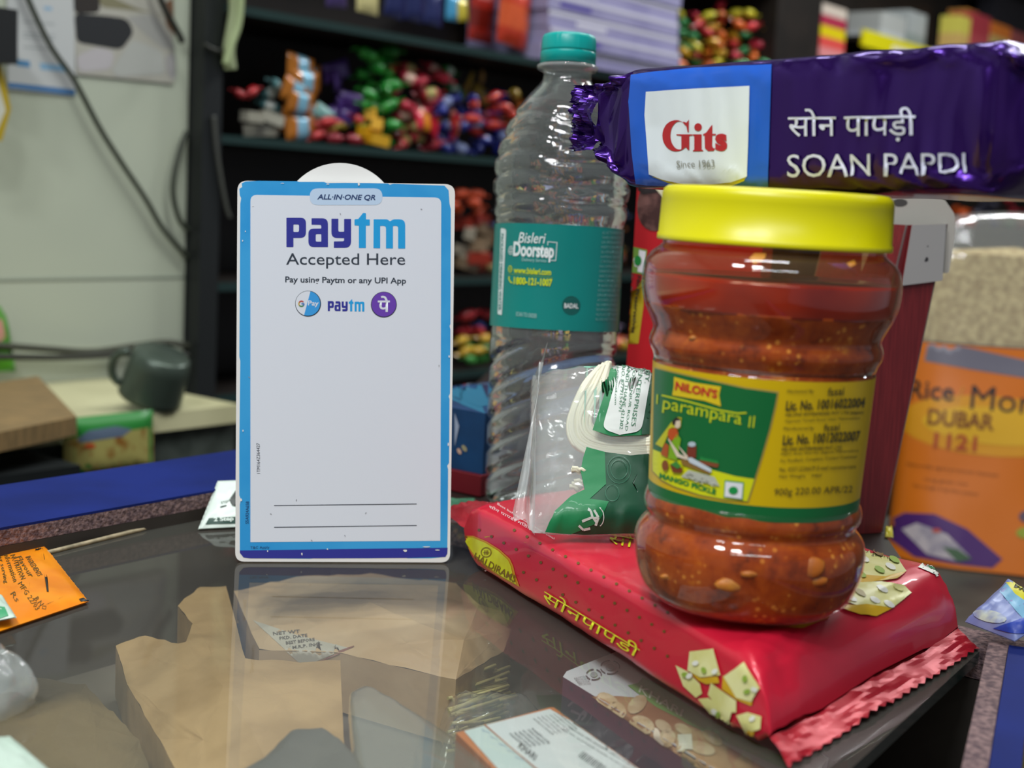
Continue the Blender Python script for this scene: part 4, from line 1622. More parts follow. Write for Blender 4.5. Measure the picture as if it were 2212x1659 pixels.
# ------------------------------------------------------------------ sachets and scraps on the counter
def sachet(name, label, quad, m, thick=0.0022, cat='sachet', seed=1.0, prints=None, zs=None, wr=0.05, tooth=True):
    """quad: pixel corners near-left, near-right, far-right, far-left (on the glass unless zs is given)"""
    zs = zs or (0.0012,) * 4
    c = [at_z(p[0], p[1], z) for p, z in zip(quad, zs)]
    up = (c[1] - c[0]).cross(c[3] - c[0]).normalized()
    if up.z < 0:
        up = -up
    mb = MB()
    nu, nv = 24, 20

    def fn(i, j, sg):
        f, g = i / nu, j / nv
        p = (c[0] * (1 - f) + c[1] * f) * (1 - g) + (c[3] * (1 - f) + c[2] * f) * g
        e = min(f, 1 - f, g, 1 - g)
        h = thick * (1 - math.exp(-e * 14)) * (1 + 0.5 * noise.noise(V((f * 4 + seed, g * 4, seed))))
        w = thick * 0.5 * noise.noise(V((f * 7 + seed, g * 7, 2.0)))
        if sg < 0:
            return p - up * 0.0003 * (0.2 + e)
        if tooth and i in (0, nu) and j % 2:
            p = p + (c[1] - c[0]).normalized() * (0.0007 if i == 0 else -0.0007)
        return p + up * (h + max(w, 0) * min(1, e * 10) + 0.0003)
    mb.grid(lambda i, j: fn(i, j, 1), nu, nv, m)
    mb.grid(lambda i, j: fn(i, nv - j, -1), nu, nv, m)
    if prints:
        prints(mb, Surf(bvh=mb.bvh()))
    o = mb.build(name)
    return tag(o, label, cat)


def pr_orange(mb, S):
    cS = lambda x, y: (x / 2.765, 1150 + y / 2.765)
    K = mat('#141313', 0.4)
    f = lambda pts, m, ly=1: fillpx(mb, S, [cS(*p) for p in pts], m, ly, 12)
    f([(470, 400), (525, 385), (556, 412), (498, 432)], K)
    f([(195, 75), (265, 62), (285, 88), (225, 108)], K)
    T = mat('#5a4310', 0.5)
    for x0, y0, x1, y1, s in ((150, 150, 225, 265, 'INGREDIENTS'), (95, 150, 175, 270, 'Flavour'), (60, 140, 125, 285, 'NUTRITION'), (20, 130, 80, 300, 'Information'), (-20, 130, 20, 310, 'Per serving')):
        textpx(mb, S, s, cS(x0, y0), cS(x1, y1), 11, T, 1, lim=12, up=(1, -0.3), bold=0.01, res=1)
    for x0, y0, x1, y1, s in ((105, 310, 215, 470, 'MFG 22/03'), (200, 400, 260, 470, 'B.NO'), (60, 370, 95, 420, 'Rs'), (265, 440, 350, 400, 'Rs. 1')):
        textpx(mb, S, s, cS(x0, y0), cS(x1, y1), 12, T, 1, lim=12, up=(0.8, -0.5), res=1)


sachet('orange_sachet', 'orange sachet with black corner marks lying at the left edge of the glass', [(-60, 1385), (192, 1300), (97, 1180), (-90, 1225)],
       mat('#e58a0c', 0.32, spec=0.5, mix='#dd7c08', mscale=60), seed=3.0, prints=pr_orange)


def pr_pale(mb, S):
    fillpx(mb, S, [(-10, 1310), (10, 1312), (18, 1330), (-10, 1340)], mat('#3f9a6a', 0.4), 1, 10)


sachet('pale_sachet', 'pale mint sachet corner lying over the orange sachet', [(-60, 1352), (36, 1334), (8, 1292), (-70, 1290)], mat('#b9cdbf', 0.35), 0.0018, seed=5.0, prints=pr_pale,
       zs=(0.0052, 0.0052, 0.0052, 0.0052))


def pr_white(mb, S):
    K = mat('#22332f', 0.45)
    cW = lambda x, y: (x / 3.191, 720 + y / 3.191)
    f = lambda pts, m, ly=1: fillpx(mb, S, [cW(*p) for p in pts], m, ly, 12)
    f([(1578, 1150), (1640, 1060), (1700, 1090), (1640, 1200), (1600, 1190)], mat('#1b2420', 0.4))
    f([(1440, 1275), (1700, 1262), (1690, 1310), (1415, 1318)], mat('#28463d', 0.4))
    textpx(mb, S, '2 Step', cW(1475, 1308), cW(1610, 1300), 11, mat('#d8e6de', 0.4), 2, bold=0.03, lim=12)
    f([(1515, 1195), (1560, 1184), (1562, 1192), (1520, 1205)], K)
    textpx(mb, S, 'STEP', cW(1525, 1178), cW(1580, 1168), 5, K, 1, lim=12)


sachet('white_sachet', 'small white sachet with dark green print behind the standee', [(428, 1143), (545, 1137), (575, 1036), (470, 1040)], mat('#d3e0d8', 0.32), 0.0025, seed=8.0, prints=pr_white,
       zs=(0.001, 0.001, 0.0175, 0.0175))
sachet('green_sachet', 'dull green sachet on the far rail beside the standee edge', [(955, 1122), (1037, 1108), (1026, 1078), (950, 1082)], mat('#5c9a78', 0.35, mix='#3f7c5c', mscale=120), 0.002, seed=9.0,
       zs=(0.0016, 0.0016, 0.003, 0.003))


def pr_sky(mb, S):
    cB = lambda x, y: (1600 + x / 2.967, 1100 + y / 2.967)
    f = lambda pts, m, ly=1: fillpx(mb, S, [cB(*p) for p in pts], m, ly, 12)
    f([(1700, 470), (1900, 455), (1900, 640), (1760, 545)], mat('#d6cf12', 0.4))
    f([(1660, 530), (1705, 475), (1760, 545), (1900, 640), (1900, 760), (1816, 710)], mat('#7fb6d8', 0.4))
    f([(1620, 765), (1816, 700), (1900, 720), (1900, 790), (1760, 800)], mat('#2846b0', 0.4), 2)
    f(ell(1600, 690, 110, 38, 14, 0.2), mat('#c3cbbe', 0.45, mix='#8f9ac0', mscale=120), 2)
    textpx(mb, S, 'MU', cB(1750, 505), cB(1840, 545), 16, mat('#3d3a10', 0.5), 2, bold=0.03, lim=12)


sachet('sky_packet', 'light blue and yellow packet lying on the counter corner at the right', [(2085, 1344), (2192, 1386), (2300, 1320), (2180, 1256)], mat('#8f9ccd', 0.35, mix='#7b8ac6', mscale=60), 0.004, 'packet', 11.0, pr_sky,
       zs=(0.0105, 0.0105, 0.022, 0.022), tooth=False)


def side_packet():
    mb = MB()
    p = [at_z(2206, 1545, -0.024), at_z(2290, 1560, -0.024), at_z(2262, 1800, -0.070), at_z(2178, 1700, -0.058)]
    n = (p[1] - p[0]).cross(p[3] - p[0]).normalized()
    if n.dot(CAM - p[0]) < 0:
        n = -n
    Y = mat('#d9cc62', 0.35)

    def fn(i, j, s):
        f, g = i / 10, j / 10
        q = (p[0] * (1 - f) + p[1] * f) * (1 - g) + (p[3] * (1 - f) + p[2] * f) * g
        e = min(f, 1 - f, g, 1 - g)
        return q + n * s * 0.005 * (1 - math.exp(-e * 9))
    mb.grid(lambda i, j: fn(i, j, 1), 10, 10, Y)
    mb.grid(lambda i, j: fn(i, 10 - j, -1), 10, 10, Y)
    S = Surf(bvh=mb.bvh())
    fillpx(mb, S, [(2203, 1548), (2220, 1550), (2220, 1585), (2199, 1580)], mat('#d97a1c', 0.4), 1, 10)
    fillpx(mb, S, [(2196, 1600), (2220, 1612), (2220, 1632), (2193, 1620)], mat('#d8b81c', 0.4), 1, 10)
    tag(mb.build('yellow_packet'), 'pale yellow and orange packet hanging outside the counter at the lower right', 'packet')


side_packet()

sachet('yellow_wrapper', 'tiny yellow wrapper lying right of the open red carton', [(1912, 1160), (1930, 1162), (1928, 1144), (1912, 1142)], mat('#c3b81c', 0.35), 0.002, 'wrapper', 13.0, None, zs=(0.0005,) * 4)


# crumpled clear wrapper and pale sachet at the left edge
def clear_wrapper():
    mb = MB()
    c = at_z(-8, 1530, 0.0)
    FE = film('crumpled_film', (0.95, 0.97, 0.96), 0.22, 1.5, 0.06, hazecol=(0.8, 0.86, 0.84))

    def fn(i, j):
        th, ph = math.pi * i / 14 * 0.5, 2 * math.pi * j / 26
        r = 0.0125 * (1 + 0.35 * noise.noise(V((math.cos(ph) * 1.7, math.sin(ph) * 1.7, th * 2))))
        return c + V((r * math.sin(th) * math.cos(ph) * 0.9, r * math.sin(th) * math.sin(ph), 0.019 * math.cos(th) * (1 + 0.2 * noise.noise(V((ph, th, 4)))) + 0.0008))
    mb.grid(fn, 14, 26, FE, True, True)
    tag(mb.build('clear_wrapper'), 'crumpled clear plastic wrapper on the glass at the left edge', 'wrapper')


clear_wrapper()
sachet('mint_sachet', 'pale mint green sachet lying at the lower left corner of the glass', [(-40, 1780), (150, 1700), (20, 1592), (-60, 1600)], mat('#b4c6ba', 0.35, mix='#a8bcae', mscale=70), 0.002, seed=15.0)
# ------------------------------------------------------------------ goods lying under the glass
def parcel(name, label, quad, zt, zb, m, cat='parcel', seed=1.0, ex=0.45, wr=0.10, prints=None, group=None, na=56):
    """crumpled wrapped parcel: a rounded block bent to four corners and dented all over"""
    c = [at_z(p[0], p[1], zt) for p in quad]
    mb = MB()
    nt_, np_ = 44, 72

    def fn(i, j):
        th, ph = -math.pi / 2 + math.pi * i / nt_, 2 * math.pi * j / np_
        x = sgn_pow(math.cos(th), 0.35) * sgn_pow(math.cos(ph), ex)
        y = sgn_pow(math.cos(th), 0.35) * sgn_pow(math.sin(ph), ex)
        z = sgn_pow(math.sin(th), 0.55)
        f, g = x * 0.5 + 0.5, y * 0.5 + 0.5
        p = (c[0] * (1 - f) + c[1] * f) * (1 - g) + (c[3] * (1 - f) + c[2] * f) * g
        p = zz(p, zb + (zt - zb) * (z + 1) / 2)
        q = p * 38 + V((seed, seed * 2, 0))
        cr = 1 - abs(noise.noise(q)) * 3.2
        cr2 = 1 - abs(noise.noise(q * 2.3 + V((5, 1, 3)))) * 3.2
        d = wr * (0.035 * max(cr, -0.5) + 0.014 * cr2 + 0.03 * noise.noise(q * 0.6))
        n = V((x * 0.4, y * 0.4, z)).normalized()
        p = p + n * d
        return zz(p, min(max(p.z, zb), -0.0065))
    mb.grid(fn, nt_, np_, m, True, True)
    if prints:
        prints(mb, Surf(bvh=mb.bvh()))
    return tag(mb.build(name), label, cat, group)


KRAFT = mat('#b08f60', 0.7, mix='#9c7c4e', mscale=25, bump=0.6, bscale=60)
KRAFT2 = mat('#c9ab84', 0.45, mix='#bb9a70', mscale=22, bump=0.5, bscale=50, coat=0.5)
OLIVE = mat('#5d4c2c', 0.6, mix='#6f5b36', mscale=22, bump=0.6, bscale=60)


def pr_slip(mb, S):
    WP = mat('#b9b3a2', 0.5)
    fillpx(mb, S, [(546, 1340), (640, 1372), (752, 1400), (655, 1440)], WP, 1, 12)
    K = mat('#4a4740', 0.5)
    for i, s in enumerate(('NET WT', 'PKD. DATE', 'BEST BEFORE', 'M.R.P. INCL')):
        textpx(mb, S, s, (590 + i * 14, 1374 + i * 10), (648 + i * 16, 1368 + i * 9), 7, K, 2, lim=12, bold=0.02, res=1)
    strokepx(mb, S, [(655, 1442), (700, 1425), (765, 1397)], 2.2, mat('#7c4638', 0.5), 2)




def folded(name, label, pts, faces, m, zb=-0.064, seed=0.0, amp=0.0007, prints=None, cat='parcel'):
    """creased paper: flat panels meeting at folds, with sides down to zb. pts: (px, py, height)"""
    P = [at_z(*p) for p in pts]
    mb = MB()
    edges = {}
    for f in faces:
        for i in range(len(f)):
            e = (f[i], f[(i + 1) % len(f)])
            edges[tuple(sorted(e))] = edges.get(tuple(sorted(e)), 0) + 1

    def panel(loop):
        c = sum(loop, V((0, 0, 0))) / len(loop)
        for i in range(len(loop)):
            a, b_ = loop[i], loop[(i + 1) % len(loop)]
            n = 7

            def fn(r, k):
                q = a.lerp(b_, k / n) * (1 - r / n) + c * (r / n)
                d = amp * (noise.noise(q * 90 + V((seed, 0, 0))) * 1.2 + max(0, 1 - abs(noise.noise(q * 55 + V((0, seed, 4)))) * 5) * 0.9)
                return zz(q, min(q.z + d, -0.0065))
            mb.grid(lambda r, k: fn(r, k), n, n, m, True)
    for f in faces:
        panel([P[i] for i in f])
    for (i, j), k in edges.items():
        if k == 1:
            n = 7
            mb.grid(lambda r, t: zz(P[i].lerp(P[j], t / n), P[i].lerp(P[j], t / n).z * (1 - r / 2) + zb * (r / 2) + (amp * noise.noise(P[i].lerp(P[j], t / n) * 90 + V((seed, 0, 0))) if r == 0 else 0)), 2, n, m, False)
    if prints:
        prints(mb, Surf(bvh=mb.bvh()))
    return tag(mb.build(name), label, cat)


folded('paper_parcel', 'beige paper parcel wrapped in clear film under the glass in front of the standee',
       [(505, 1278, -.034), (640, 1246, -.033), (800, 1240, -.031), (985, 1262, -.028), (1035, 1306, -.028), (1002, 1385, -.028), (985, 1469, -.034), (738, 1412, -.036), (560, 1405, -.036), (800, 1305, -.026), (620, 1305, -.029),
        (1082, 1318, -.036), (1104, 1362, -.036), (1088, 1408, -.040)],
       [(0, 1, 10), (1, 2, 9, 10), (2, 3, 4, 9), (9, 4, 5), (9, 5, 6, 7), (10, 9, 7, 8), (0, 10, 8), (4, 11, 12, 5), (5, 12, 13, 6)], KRAFT2, seed=3.0, prints=pr_slip)
folded('paper_parcel', 'large brown kraft paper parcel with long folds under the glass left of the beige one',
       [(250, 1397, -.040), (300, 1374, -.036), (400, 1392, -.030), (416, 1345, -.030), (384, 1310, -.030), (432, 1268, -.028), (488, 1264, -.028), (530, 1425, -.028), (735, 1432, -.029), (742, 1590, -.029), (760, 1730, -.029),
        (420, 1740, -.032), (345, 1600, -.040), (275, 1480, -.041), (482, 1482, -.026), (562, 1612, -.025), (600, 1740, -.026)],
       [(0, 13, 14, 2, 1), (13, 12, 11, 16, 15, 14), (3, 2, 14, 7), (4, 3, 7, 6, 5), (14, 15, 9, 8, 7), (15, 16, 10, 9)], KRAFT, seed=6.0, amp=0.0010)
folded('olive_parcel', 'dark olive brown parcel under the glass at the lower left',
       [(-50, 1530, -.044), (60, 1464, -.042), (185, 1482, -.042), (236, 1532, -.044), (300, 1602, -.044), (345, 1720, -.044), (-50, 1760, -.044), (110, 1590, -.032), (200, 1700, -.030)],
       [(0, 7, 2, 1), (2, 7, 8, 4, 3), (4, 8, 5), (0, 6, 8, 7), (6, 5, 8)], OLIVE, seed=9.0, amp=0.0010)
GP = mat('#55554c', 0.5, mix='#474941', mscale=18, bump=0.3, bscale=40)
parcel('grey_pouch', 'dark grey pouch with rounded corner under the glass at the bottom edge', [(330, 1790), (960, 1800), (700, 1552), (640, 1556)], -0.012, -0.035, GP, 'pouch', seed=2.0, wr=0.03, ex=0.35)
TR = film('tray_plastic', (0.84, 0.86, 0.80), 0.16, 1.4, 0.1, hazecol=(0.5, 0.5, 0.43))
parcel('clear_tray', 'cloudy clear plastic tray with rounded corner right of the dark grey pouch', [(790, 1800), (1330, 1800), (790, 1462), (750, 1485)], -0.010, -0.021, TR, 'tray', seed=4.0, wr=0.01, ex=0.3)

# bag of straw-coloured noodle sticks
def sev_bag():
    t = thing('stick_bag', at_z(1060, 1540, -0.06), 'clear bag of pale yellow sticks under the glass beside the white labelled carton', 'bag')
    mb = MB()
    m = mat('#b5a66c', 0.5)
    rr = random.Random(6)
    a, b, c = at_z(965, 1590, -0.05), at_z(1150, 1530, -0.05), at_z(960, 1490, -0.05)
    for i in range(110):
        f, g = rr.random() * 0.6, rr.random()
        p = a + (c - a) * g + (b - a) * f * 0.5
        d = (b - a) * rr.uniform(0.35, 0.55) + (c - a) * rr.uniform(-0.08, 0.08)
        z = rr.uniform(-0.060, -0.042)
        mb.tube([zz(p, z), zz(p + d, z + rr.uniform(-0.003, 0.003))], 0.0009, m, 5)
    o = mb.build('sticks', t)
    o['kind'] = 'stuff'
    mb = MB()
    FL = film('stick_bag_film', (0.95, 0.96, 0.93), 0.10, 1.45, 0.1, bump=0.4, bscale=80)
    q = [(940, 1610), (1120, 1560), (1190, 1500), (950, 1478)]
    cc = [at_z(*p, -0.04) for p in q]

    def fn(i, j):
        f, g = i / 16, j / 12
        p = (cc[0] * (1 - f) + cc[1] * f) * (1 - g) + (cc[3] * (1 - f) + cc[2] * f) * g
        e = min(f, 1 - f, g, 1 - g)
        return zz(p, -0.060 + 0.024 * (1 - math.exp(-e * 12)) + 0.002 * noise.noise(V((f * 6, g * 6, 1))))
    mb.grid(fn, 16, 12, FL)
    mb.build('bag_film', t)


sev_bag()


def flat_box(name, label, quad, zt, zb, mtop, mside, prints, cat='carton', r=0):
    c = [at_z(p[0], p[1], zt) for p in quad]
    t = thing(name, zz(sum(c, V((0, 0, 0))) / len(c), zb), label, cat)
    mb = MB()
    n = V((0, 0, 1))
    lp = c
    if (c[1] - c[0]).cross(c[2] - c[0]).z < 0:
        lp = c[::-1]
    mb.plate(lp, n, zt - zb, mtop, mside)
    prints(mb, Surf(bvh=mb.bvh()))
    mb.build('carton_body', t)
    return t


def pr_khari(mb, S):
    cK = lambda x, y: (1200 + x / 4.424, 1380 + y / 4.424)
    f = lambda pts, m, ly=1: fillpx(mb, S, [cK(x, min(y, 372 + 0.672 * (x - 80))) for x, y in pts], m, ly, 14)
    BR = mat('#8f6442', 0.5, mix='#ab8660', mscale=50)
    f([(345, 555), (600, 552), (850, 570), (1250, 800), (2000, 1240), (2600, 1700), (1700, 1700), (1350, 1234), (800, 880)], BR)
    f([(690, 455), (790, 430), (830, 378), (1000, 450), (1400, 740), (2200, 1150), (2200, 1260), (1260, 820), (1180, 770), (960, 660)], mat('#67a552', 0.5), 2)
    textpx(mb, S, 'KHARI', cK(790, 520), cK(1200, 760), 16, mat('#d0e2c4', 0.5), 3, lim=12, up=(0.35, -0.93), bold=0.01)
    PU = mat('#c9b592', 0.5, mix='#b39a70', mscale=80)
    for x, y, a, b, r in ((500, 600, 110, 60, 0.5), (600, 690, 90, 60, 0.8), (830, 830, 120, 75, 0.4), (1070, 960, 80, 80, 0), (1030, 850, 90, 50, 0.6), (1230, 1000, 80, 80, 0.2), (1400, 1060, 130, 60, 0.3), (780, 640, 70, 110, 0.8), (1220, 880, 90, 45, 0.5), (1500, 960, 110, 50, 0.6)):
        f(ell(x, y, a, b, 14, r), PU, 3)
    f([(945, 870), (975, 880), (1060, 1010), (1040, 1025), (960, 950)], mat('#e3d5c0', 0.5), 4)
    f([(1165, 935), (1300, 930), (1310, 1080), (1180, 1070)], mat('#d3d2bd', 0.5), 4)
    K = mat('#4d5156', 0.5)
    for cx, cy, r_ in ((365, 350, 62), (520, 280, 80)):
        for a0, a1 in ((-2.9, -1.6), (-1.2, 0.2), (0.6, 1.9), (2.1, 2.9)):
            arc = [cK(cx + r_ * 1.15 * math.cos(a0 + (a1 - a0) * k / 6), cy + r_ * 0.8 * math.sin(a0 + (a1 - a0) * k / 6)) for k in range(7)]
            strokepx(mb, S, arc, 2.4, K, 2)
        f(ell(cx, cy, r_ * 0.55, r_ * 0.42, 12), mat('#9aa0a3', 0.5), 2)
    for k in range(4):
        textpx(mb, S, 'RECYCLE', cK(180 + k * 14, 395 + k * 18), cK(300 + k * 12, 370 + k * 24), 3.2, K, 2, lim=12, res=1)


flat_box('khari_carton', 'long carton with green KHARI band and pastry picture under the glass', [(1216, 1462), (1224, 1450), (1420, 1372), (1790, 1640), (1690, 1752)], -0.012, -0.036,
         mat('#c9cfd2', 0.45), mat('#39264a', 0.5), pr_khari)


def pr_back(mb, S):
    c5 = lambda x, y: (500 + x / 2.458, 1200 + y / 2.458)
    f = lambda pts, m, ly=1: fillpx(mb, S, [c5(*p) for p in pts], m, ly, 14)
    OR = mat('#b8602c', 0.5)
    WP = mat('#d3d8d9', 0.5)
    f([(1235, 935), (1340, 905), (1500, 1040), (1660, 1180), (1700, 1300), (1560, 1300)], mat('#c3d2cf', 0.5))
    f([(1350, 902), (1690, 818), (1800, 880), (2250, 1200), (2300, 1400), (1900, 1400), (1660, 1175), (1500, 1035)], WP)
    strokepx(mb, S, [c5(1345, 903), c5(1500, 1040), c5(1720, 1220)], 1.8, OR, 2)
    K = mat('#4b5258', 0.5)
    rg = random.Random(9)
    for k in range(8):                             # table of small print
        x, y = 1600 + k * 21, 872 - k * 5
        s = ''.join(rg.choice('abcdefghinorstu ') for _ in range(17))
        textpx(mb, S, s, c5(x, y), c5(x + 105, y + 88), 4.4, K, 2, lim=12, res=1, up=(0.9, -0.43))
    for k in range(6):
        x, y = 1470 + k * 24, 952 - k * 5
        s = ''.join(rg.choice('ENRGYPOTIFAHK ') for _ in range(12))
        textpx(mb, S, s, c5(x, y), c5(x + 92, y + 78), 5.0, K, 2, lim=12, res=1, bold=0.01, up=(0.9, -0.43))
    textpx(mb, S, 'KHARI', c5(1520, 1025), c5(1608, 1095), 14, mat('#2f353b', 0.5), 2, lim=12, up=(0.5, -0.87), bold=0.01)
    for k, w_ in enumerate(('Marketed by Baking Industries Pvt Ltd', 'Customer care executive address as above', 'Lic No and batch details on the pack')):
        textpx(mb, S, w_, c5(1812 - k * 26, 900 + k * 17), c5(2170 - k * 26, 1120 + k * 17), 4.2, K, 2, lim=12, res=1, up=(0.4, -0.9), bold=0.01)
    BL = mat('#7f95c0', 0.5)
    for k in range(5):
        textpx(mb, S, 'Sugar Free', c5(1325 + k * 45, 935 + k * 36), c5(1370 + k * 45, 955 + k * 36), 5, BL, 2, lim=12, res=1)
    for k in range(14):                            # bar marks
        x, y = 1840 + k * 9, 1075 + k * 6
        strokepx(mb, S, [c5(x, y), c5(x + 30, y - 30)], 1.2 + (k % 3) * 0.5, K, 2)


flat_box('label_carton', 'white carton back with orange rim and small print under the glass', [(985, 1583), (1187, 1528), (1196, 1528), (1560, 1790), (1240, 1830)], -0.008, -0.03,
         mat('#c07038', 0.5), mat('#a85a28', 0.5), pr_back)
# ------------------------------------------------------------------ shelf unit with sweets along the back wall
VF, VB = 1.28, 1.455                                # front edge and back of the shelves
SHW = mat('#231d19', 0.5, mix='#1b1714', mscale=12)
EDGE = mat('#1d3230', 0.3)
zA = at_v(800, 62, VF).z
zB = at_v(800, 318, VF).z
zC = zB - 0.172
zD = zC - 0.135
zE = zD - 0.17
uP0, uP1 = at_v(428, 460, VF).dot(D1), at_v(470, 460, VF).dot(D1)
uQ0, uQ1 = at_v(1672, 60, VF).dot(D1), at_v(1768, 60, VF).dot(D1)
uEnd = 4.6
unit = thing('shelf_unit', U(2.2, 1.37, ZF), 'dark wooden shelf unit full of sweets along the back wall', 'shelf')
mb = MB()
mb.ubox(uP0, uEnd, VB - 0.004, VB, ZF, 1.15, SHW)
mb.build('back_panel', unit)
for z in (zA, zB, zC, zD, zE, zE - 0.2, zA + 0.21):
    mb = MB()
    mb.ubox(uP1, uQ0, VF + 0.004, VB - 0.005, z - 0.010, z, SHW)
    mb.ubox(uP1, uQ0, VF, VF + 0.0035, z - 0.010, z, EDGE)
    mb.build('shelf', unit)
for a, b in ((uP0, uP1), (uQ0, uQ1), (uEnd - 0.05, uEnd)):
    mb = MB()
    mb.ubox(a + 0.0005, b - 0.0005, VF - 0.004, VB - 0.005, ZF, 1.15, SHW if a != uP0 else mat('#1c1f20', 0.4))
    mb.build('upright', unit)
zR = at_v(2130, 492, VF).z
zS = at_v(1990, 92, VF).z - 0.02
us0, us1 = at_v(1866, 40, VF).dot(D1), at_v(2062, 92, VF).dot(D1)
zL = zS - 0.081
for z in (zR, zS, zL, zR - 0.2, zS + 0.30):
    mb = MB()
    mb.ubox(us0 if z == zS else uQ1 + 0.0005, us1 if z == zS else uEnd - 0.0505, VF + 0.004, VB - 0.005, z - 0.010, z, SHW)
    mb.build('shelf', unit)
YSTR = mat('#d8cf10', 0.4)
mb = MB()
mb.ubox(us0, us1, VF - 0.002, VF + 0.0035, zS - 0.022, zS + 0.012, YSTR)
mb.ubox(us0 + 0.15, us1 - 0.03, VF - 0.0026, VF - 0.002, zS - 0.018, zS - 0.004, mat('#e3dcc0', 0.5))
tag(mb.build('price_strip', unit), 'yellow price strip')


# ------------------------------------------------------------------ sweets
def tmpl_twist():
    mb = MB()
    m0 = mat('#ffffff', 0.3)

    def body(i, j):
        t = i / 10
        x = -0.32 + 0.64 * t
        r = 0.20 * math.sqrt(max(0.02, 1 - (abs(x) / 0.34) ** 3))
        a = 2 * math.pi * j / 10
        return V((x, r * math.cos(a), r * math.sin(a) + 0.2))
    mb.grid(body, 10, 10, m0, True, True)
    for s in (-1, 1):
        def fan(i, j, s=s):
            t, a = i / 4, j / 8 - 0.5
            return V((s * (0.31 + 0.19 * t), a * (0.08 + 0.36 * t), 0.2 + 0.05 * t * math.sin(j * 2.4)))
        mb.grid(fan, 4, 8, m0, False)
    return mb


def tmpl_pillow(asp=0.62, th=0.22):
    mb = MB()
    m0 = mat('#ffffff', 0.3)

    def f(i, j, s):
        a, b = i / 10 - 0.5, j / 8 - 0.5
        e = min(0.5 - abs(a), 0.5 - abs(b))
        k = (1 - math.exp(-max(e - 0.03, 0) * 14)) * (1 + 0.3 * noise.noise(V((a * 5, b * 5, s))))
        return V((a, s * th * 0.5 * k, (b + 0.5) * asp + (0.012 * (j % 2) if i in (0, 10) else 0)))
    mb.grid(lambda i, j: f(i, j, -1), 10, 8, m0, True)
    mb.grid(lambda i, j: f(10 - i, j, 1), 10, 8, m0, True)
    return mb


def tmpl_brick():
    mb = MB()
    mb.box((0, 0, 0.2), (0.9, 0.42, 0.4), mat('#ffffff', 0.3))
    return mb


TM = {}
for nm, fn in (('twist', tmpl_twist), ('pillow', tmpl_pillow), ('brick', tmpl_brick), ('pouch', lambda: tmpl_pillow(1.3, 0.3))):
    TM[nm] = fn()
_mesh = {}


def cmesh(kind, name, cols):
    """shared mesh of one sweet; cols = main colour and optional band colour"""
    k = (kind, name, cols)
    if k not in _mesh:
        t = TM[kind]
        me = bpy.data.meshes.new(name)
        me.from_pydata([tuple(v) for v in t.v], [], t.f)
        for c in cols:
            me.materials.append(mat(c, 0.32, metal=0.15, coat=0.5))
        me.polygons.foreach_set('use_smooth', t.fs)
        if len(cols) > 1:
            ids = []
            for p in me.polygons:
                c = p.center
                ids.append(1 if (abs(c.x) < 0.16 if kind != 'pouch' else 0.35 < c.z < 0.8) else 0)
            me.polygons.foreach_set('material_index', ids)
        me.update()
        _mesh[k] = me
    return _mesh[k]


RNG = random.Random(21)


def sweet(px, py, v, size, kind, name, cols, label, cat, group, tilt=0.5, yaw=None, floor=None):
    """px,py: where the middle of the sweet shows; size: its length in pixels there"""
    p = at_v(px, py, v)
    L = size * (p - CAM).dot(FWD) / FPX
    o = bpy.data.objects.new(name, cmesh(kind, name, cols))
    COL.objects.link(o)
    base = math.atan2(D1.y, D1.x)
    o.rotation_euler = (RNG.uniform(-tilt, tilt) * 0.6, RNG.uniform(-tilt, tilt), base + (RNG.uniform(-0.9, 0.9) if yaw is None else yaw))
    o.scale = (L, L, L)
    hz = {'twist': 0.2, 'pillow': 0.31, 'brick': 0.2, 'pouch': 0.65}[kind] * L
    o.location = p - V((0, 0, hz))
    if floor is not None:
        R = o.rotation_euler.to_matrix()
        low = min((R @ q.co).z for q in o.data.vertices) * L
        o.location.z = max(o.location.z, floor + 0.0012 - low)
    tag(o, label, cat, group)
    return o


def heap(x0, x1, y0, y1, n, size, kind, name, cols, label, group, v=1.315, cat='sweet', floor=None, tilt=0.5, layers=1, yaw=None):
    """a heap of n alike sweets filling the pixel box, wider at the foot"""
    n = n if n < 3 else round(n * 1.5)
    size *= 1.12
    k = max(1, round((x1 - x0) / (size * 0.62)))
    rows = max(1, math.ceil(n / k))
    i = 0
    for r in range(rows):
        m = min(k, n - i)
        for c in range(m):
            f = (c + 0.5) / m
            x = x0 + (x1 - x0) * f + RNG.uniform(-0.2, 0.2) * size
            y = y1 - (r + 0.5) * min((y1 - y0) / rows, 0.55 * size) + RNG.uniform(-0.12, 0.12) * size
            col = cols[RNG.randrange(len(cols))] if isinstance(cols[0], tuple) else tuple(cols)
            sweet(x, y, v + RNG.uniform(-0.01, 0.03), size * RNG.uniform(0.9, 1.1), kind, name, col, label, 'sweet' if cat == 'sweet' else cat, group, tilt, yaw, floor)
            i += 1


W = 'wrapped_sweet'
heap(508, 560, 178, 214, 2, 46, 'twist', W, [('#b3222a',)], 'red wrapped sweet at the left end of the middle sweets shelf', 'red sweets at the left end', floor=zB)
heap(560, 606, 175, 260, 3, 50, 'twist', W, [('#5c8f93', '#c9cfc8')], 'grey teal wrapped sweet beside the orange and blue packs', 'teal sweets', floor=zB)
heap(535, 605, 225, 300, 3, 55, 'brick', W, [('#a8a596',)], 'grey white boxed sweet at the foot of the teal sweets', 'grey boxed sweets', floor=zB, tilt=0.3)
heap(612, 682, 128, 300, 5, 76, 'pillow', 'sweet_pouch', [('#b06a1c', '#7fb6cf')], 'orange and light blue sweet pouch stacked left of the purple ones', 'orange and blue pouches', cat='pouch', floor=zB, tilt=0.25, yaw=0.1)
heap(680, 720, 225, 265, 1, 50, 'pillow', 'sweet_pouch', [('#6f9a96',)], 'flat grey teal pouch right of the orange and blue stack', None, cat='pouch', floor=zB)
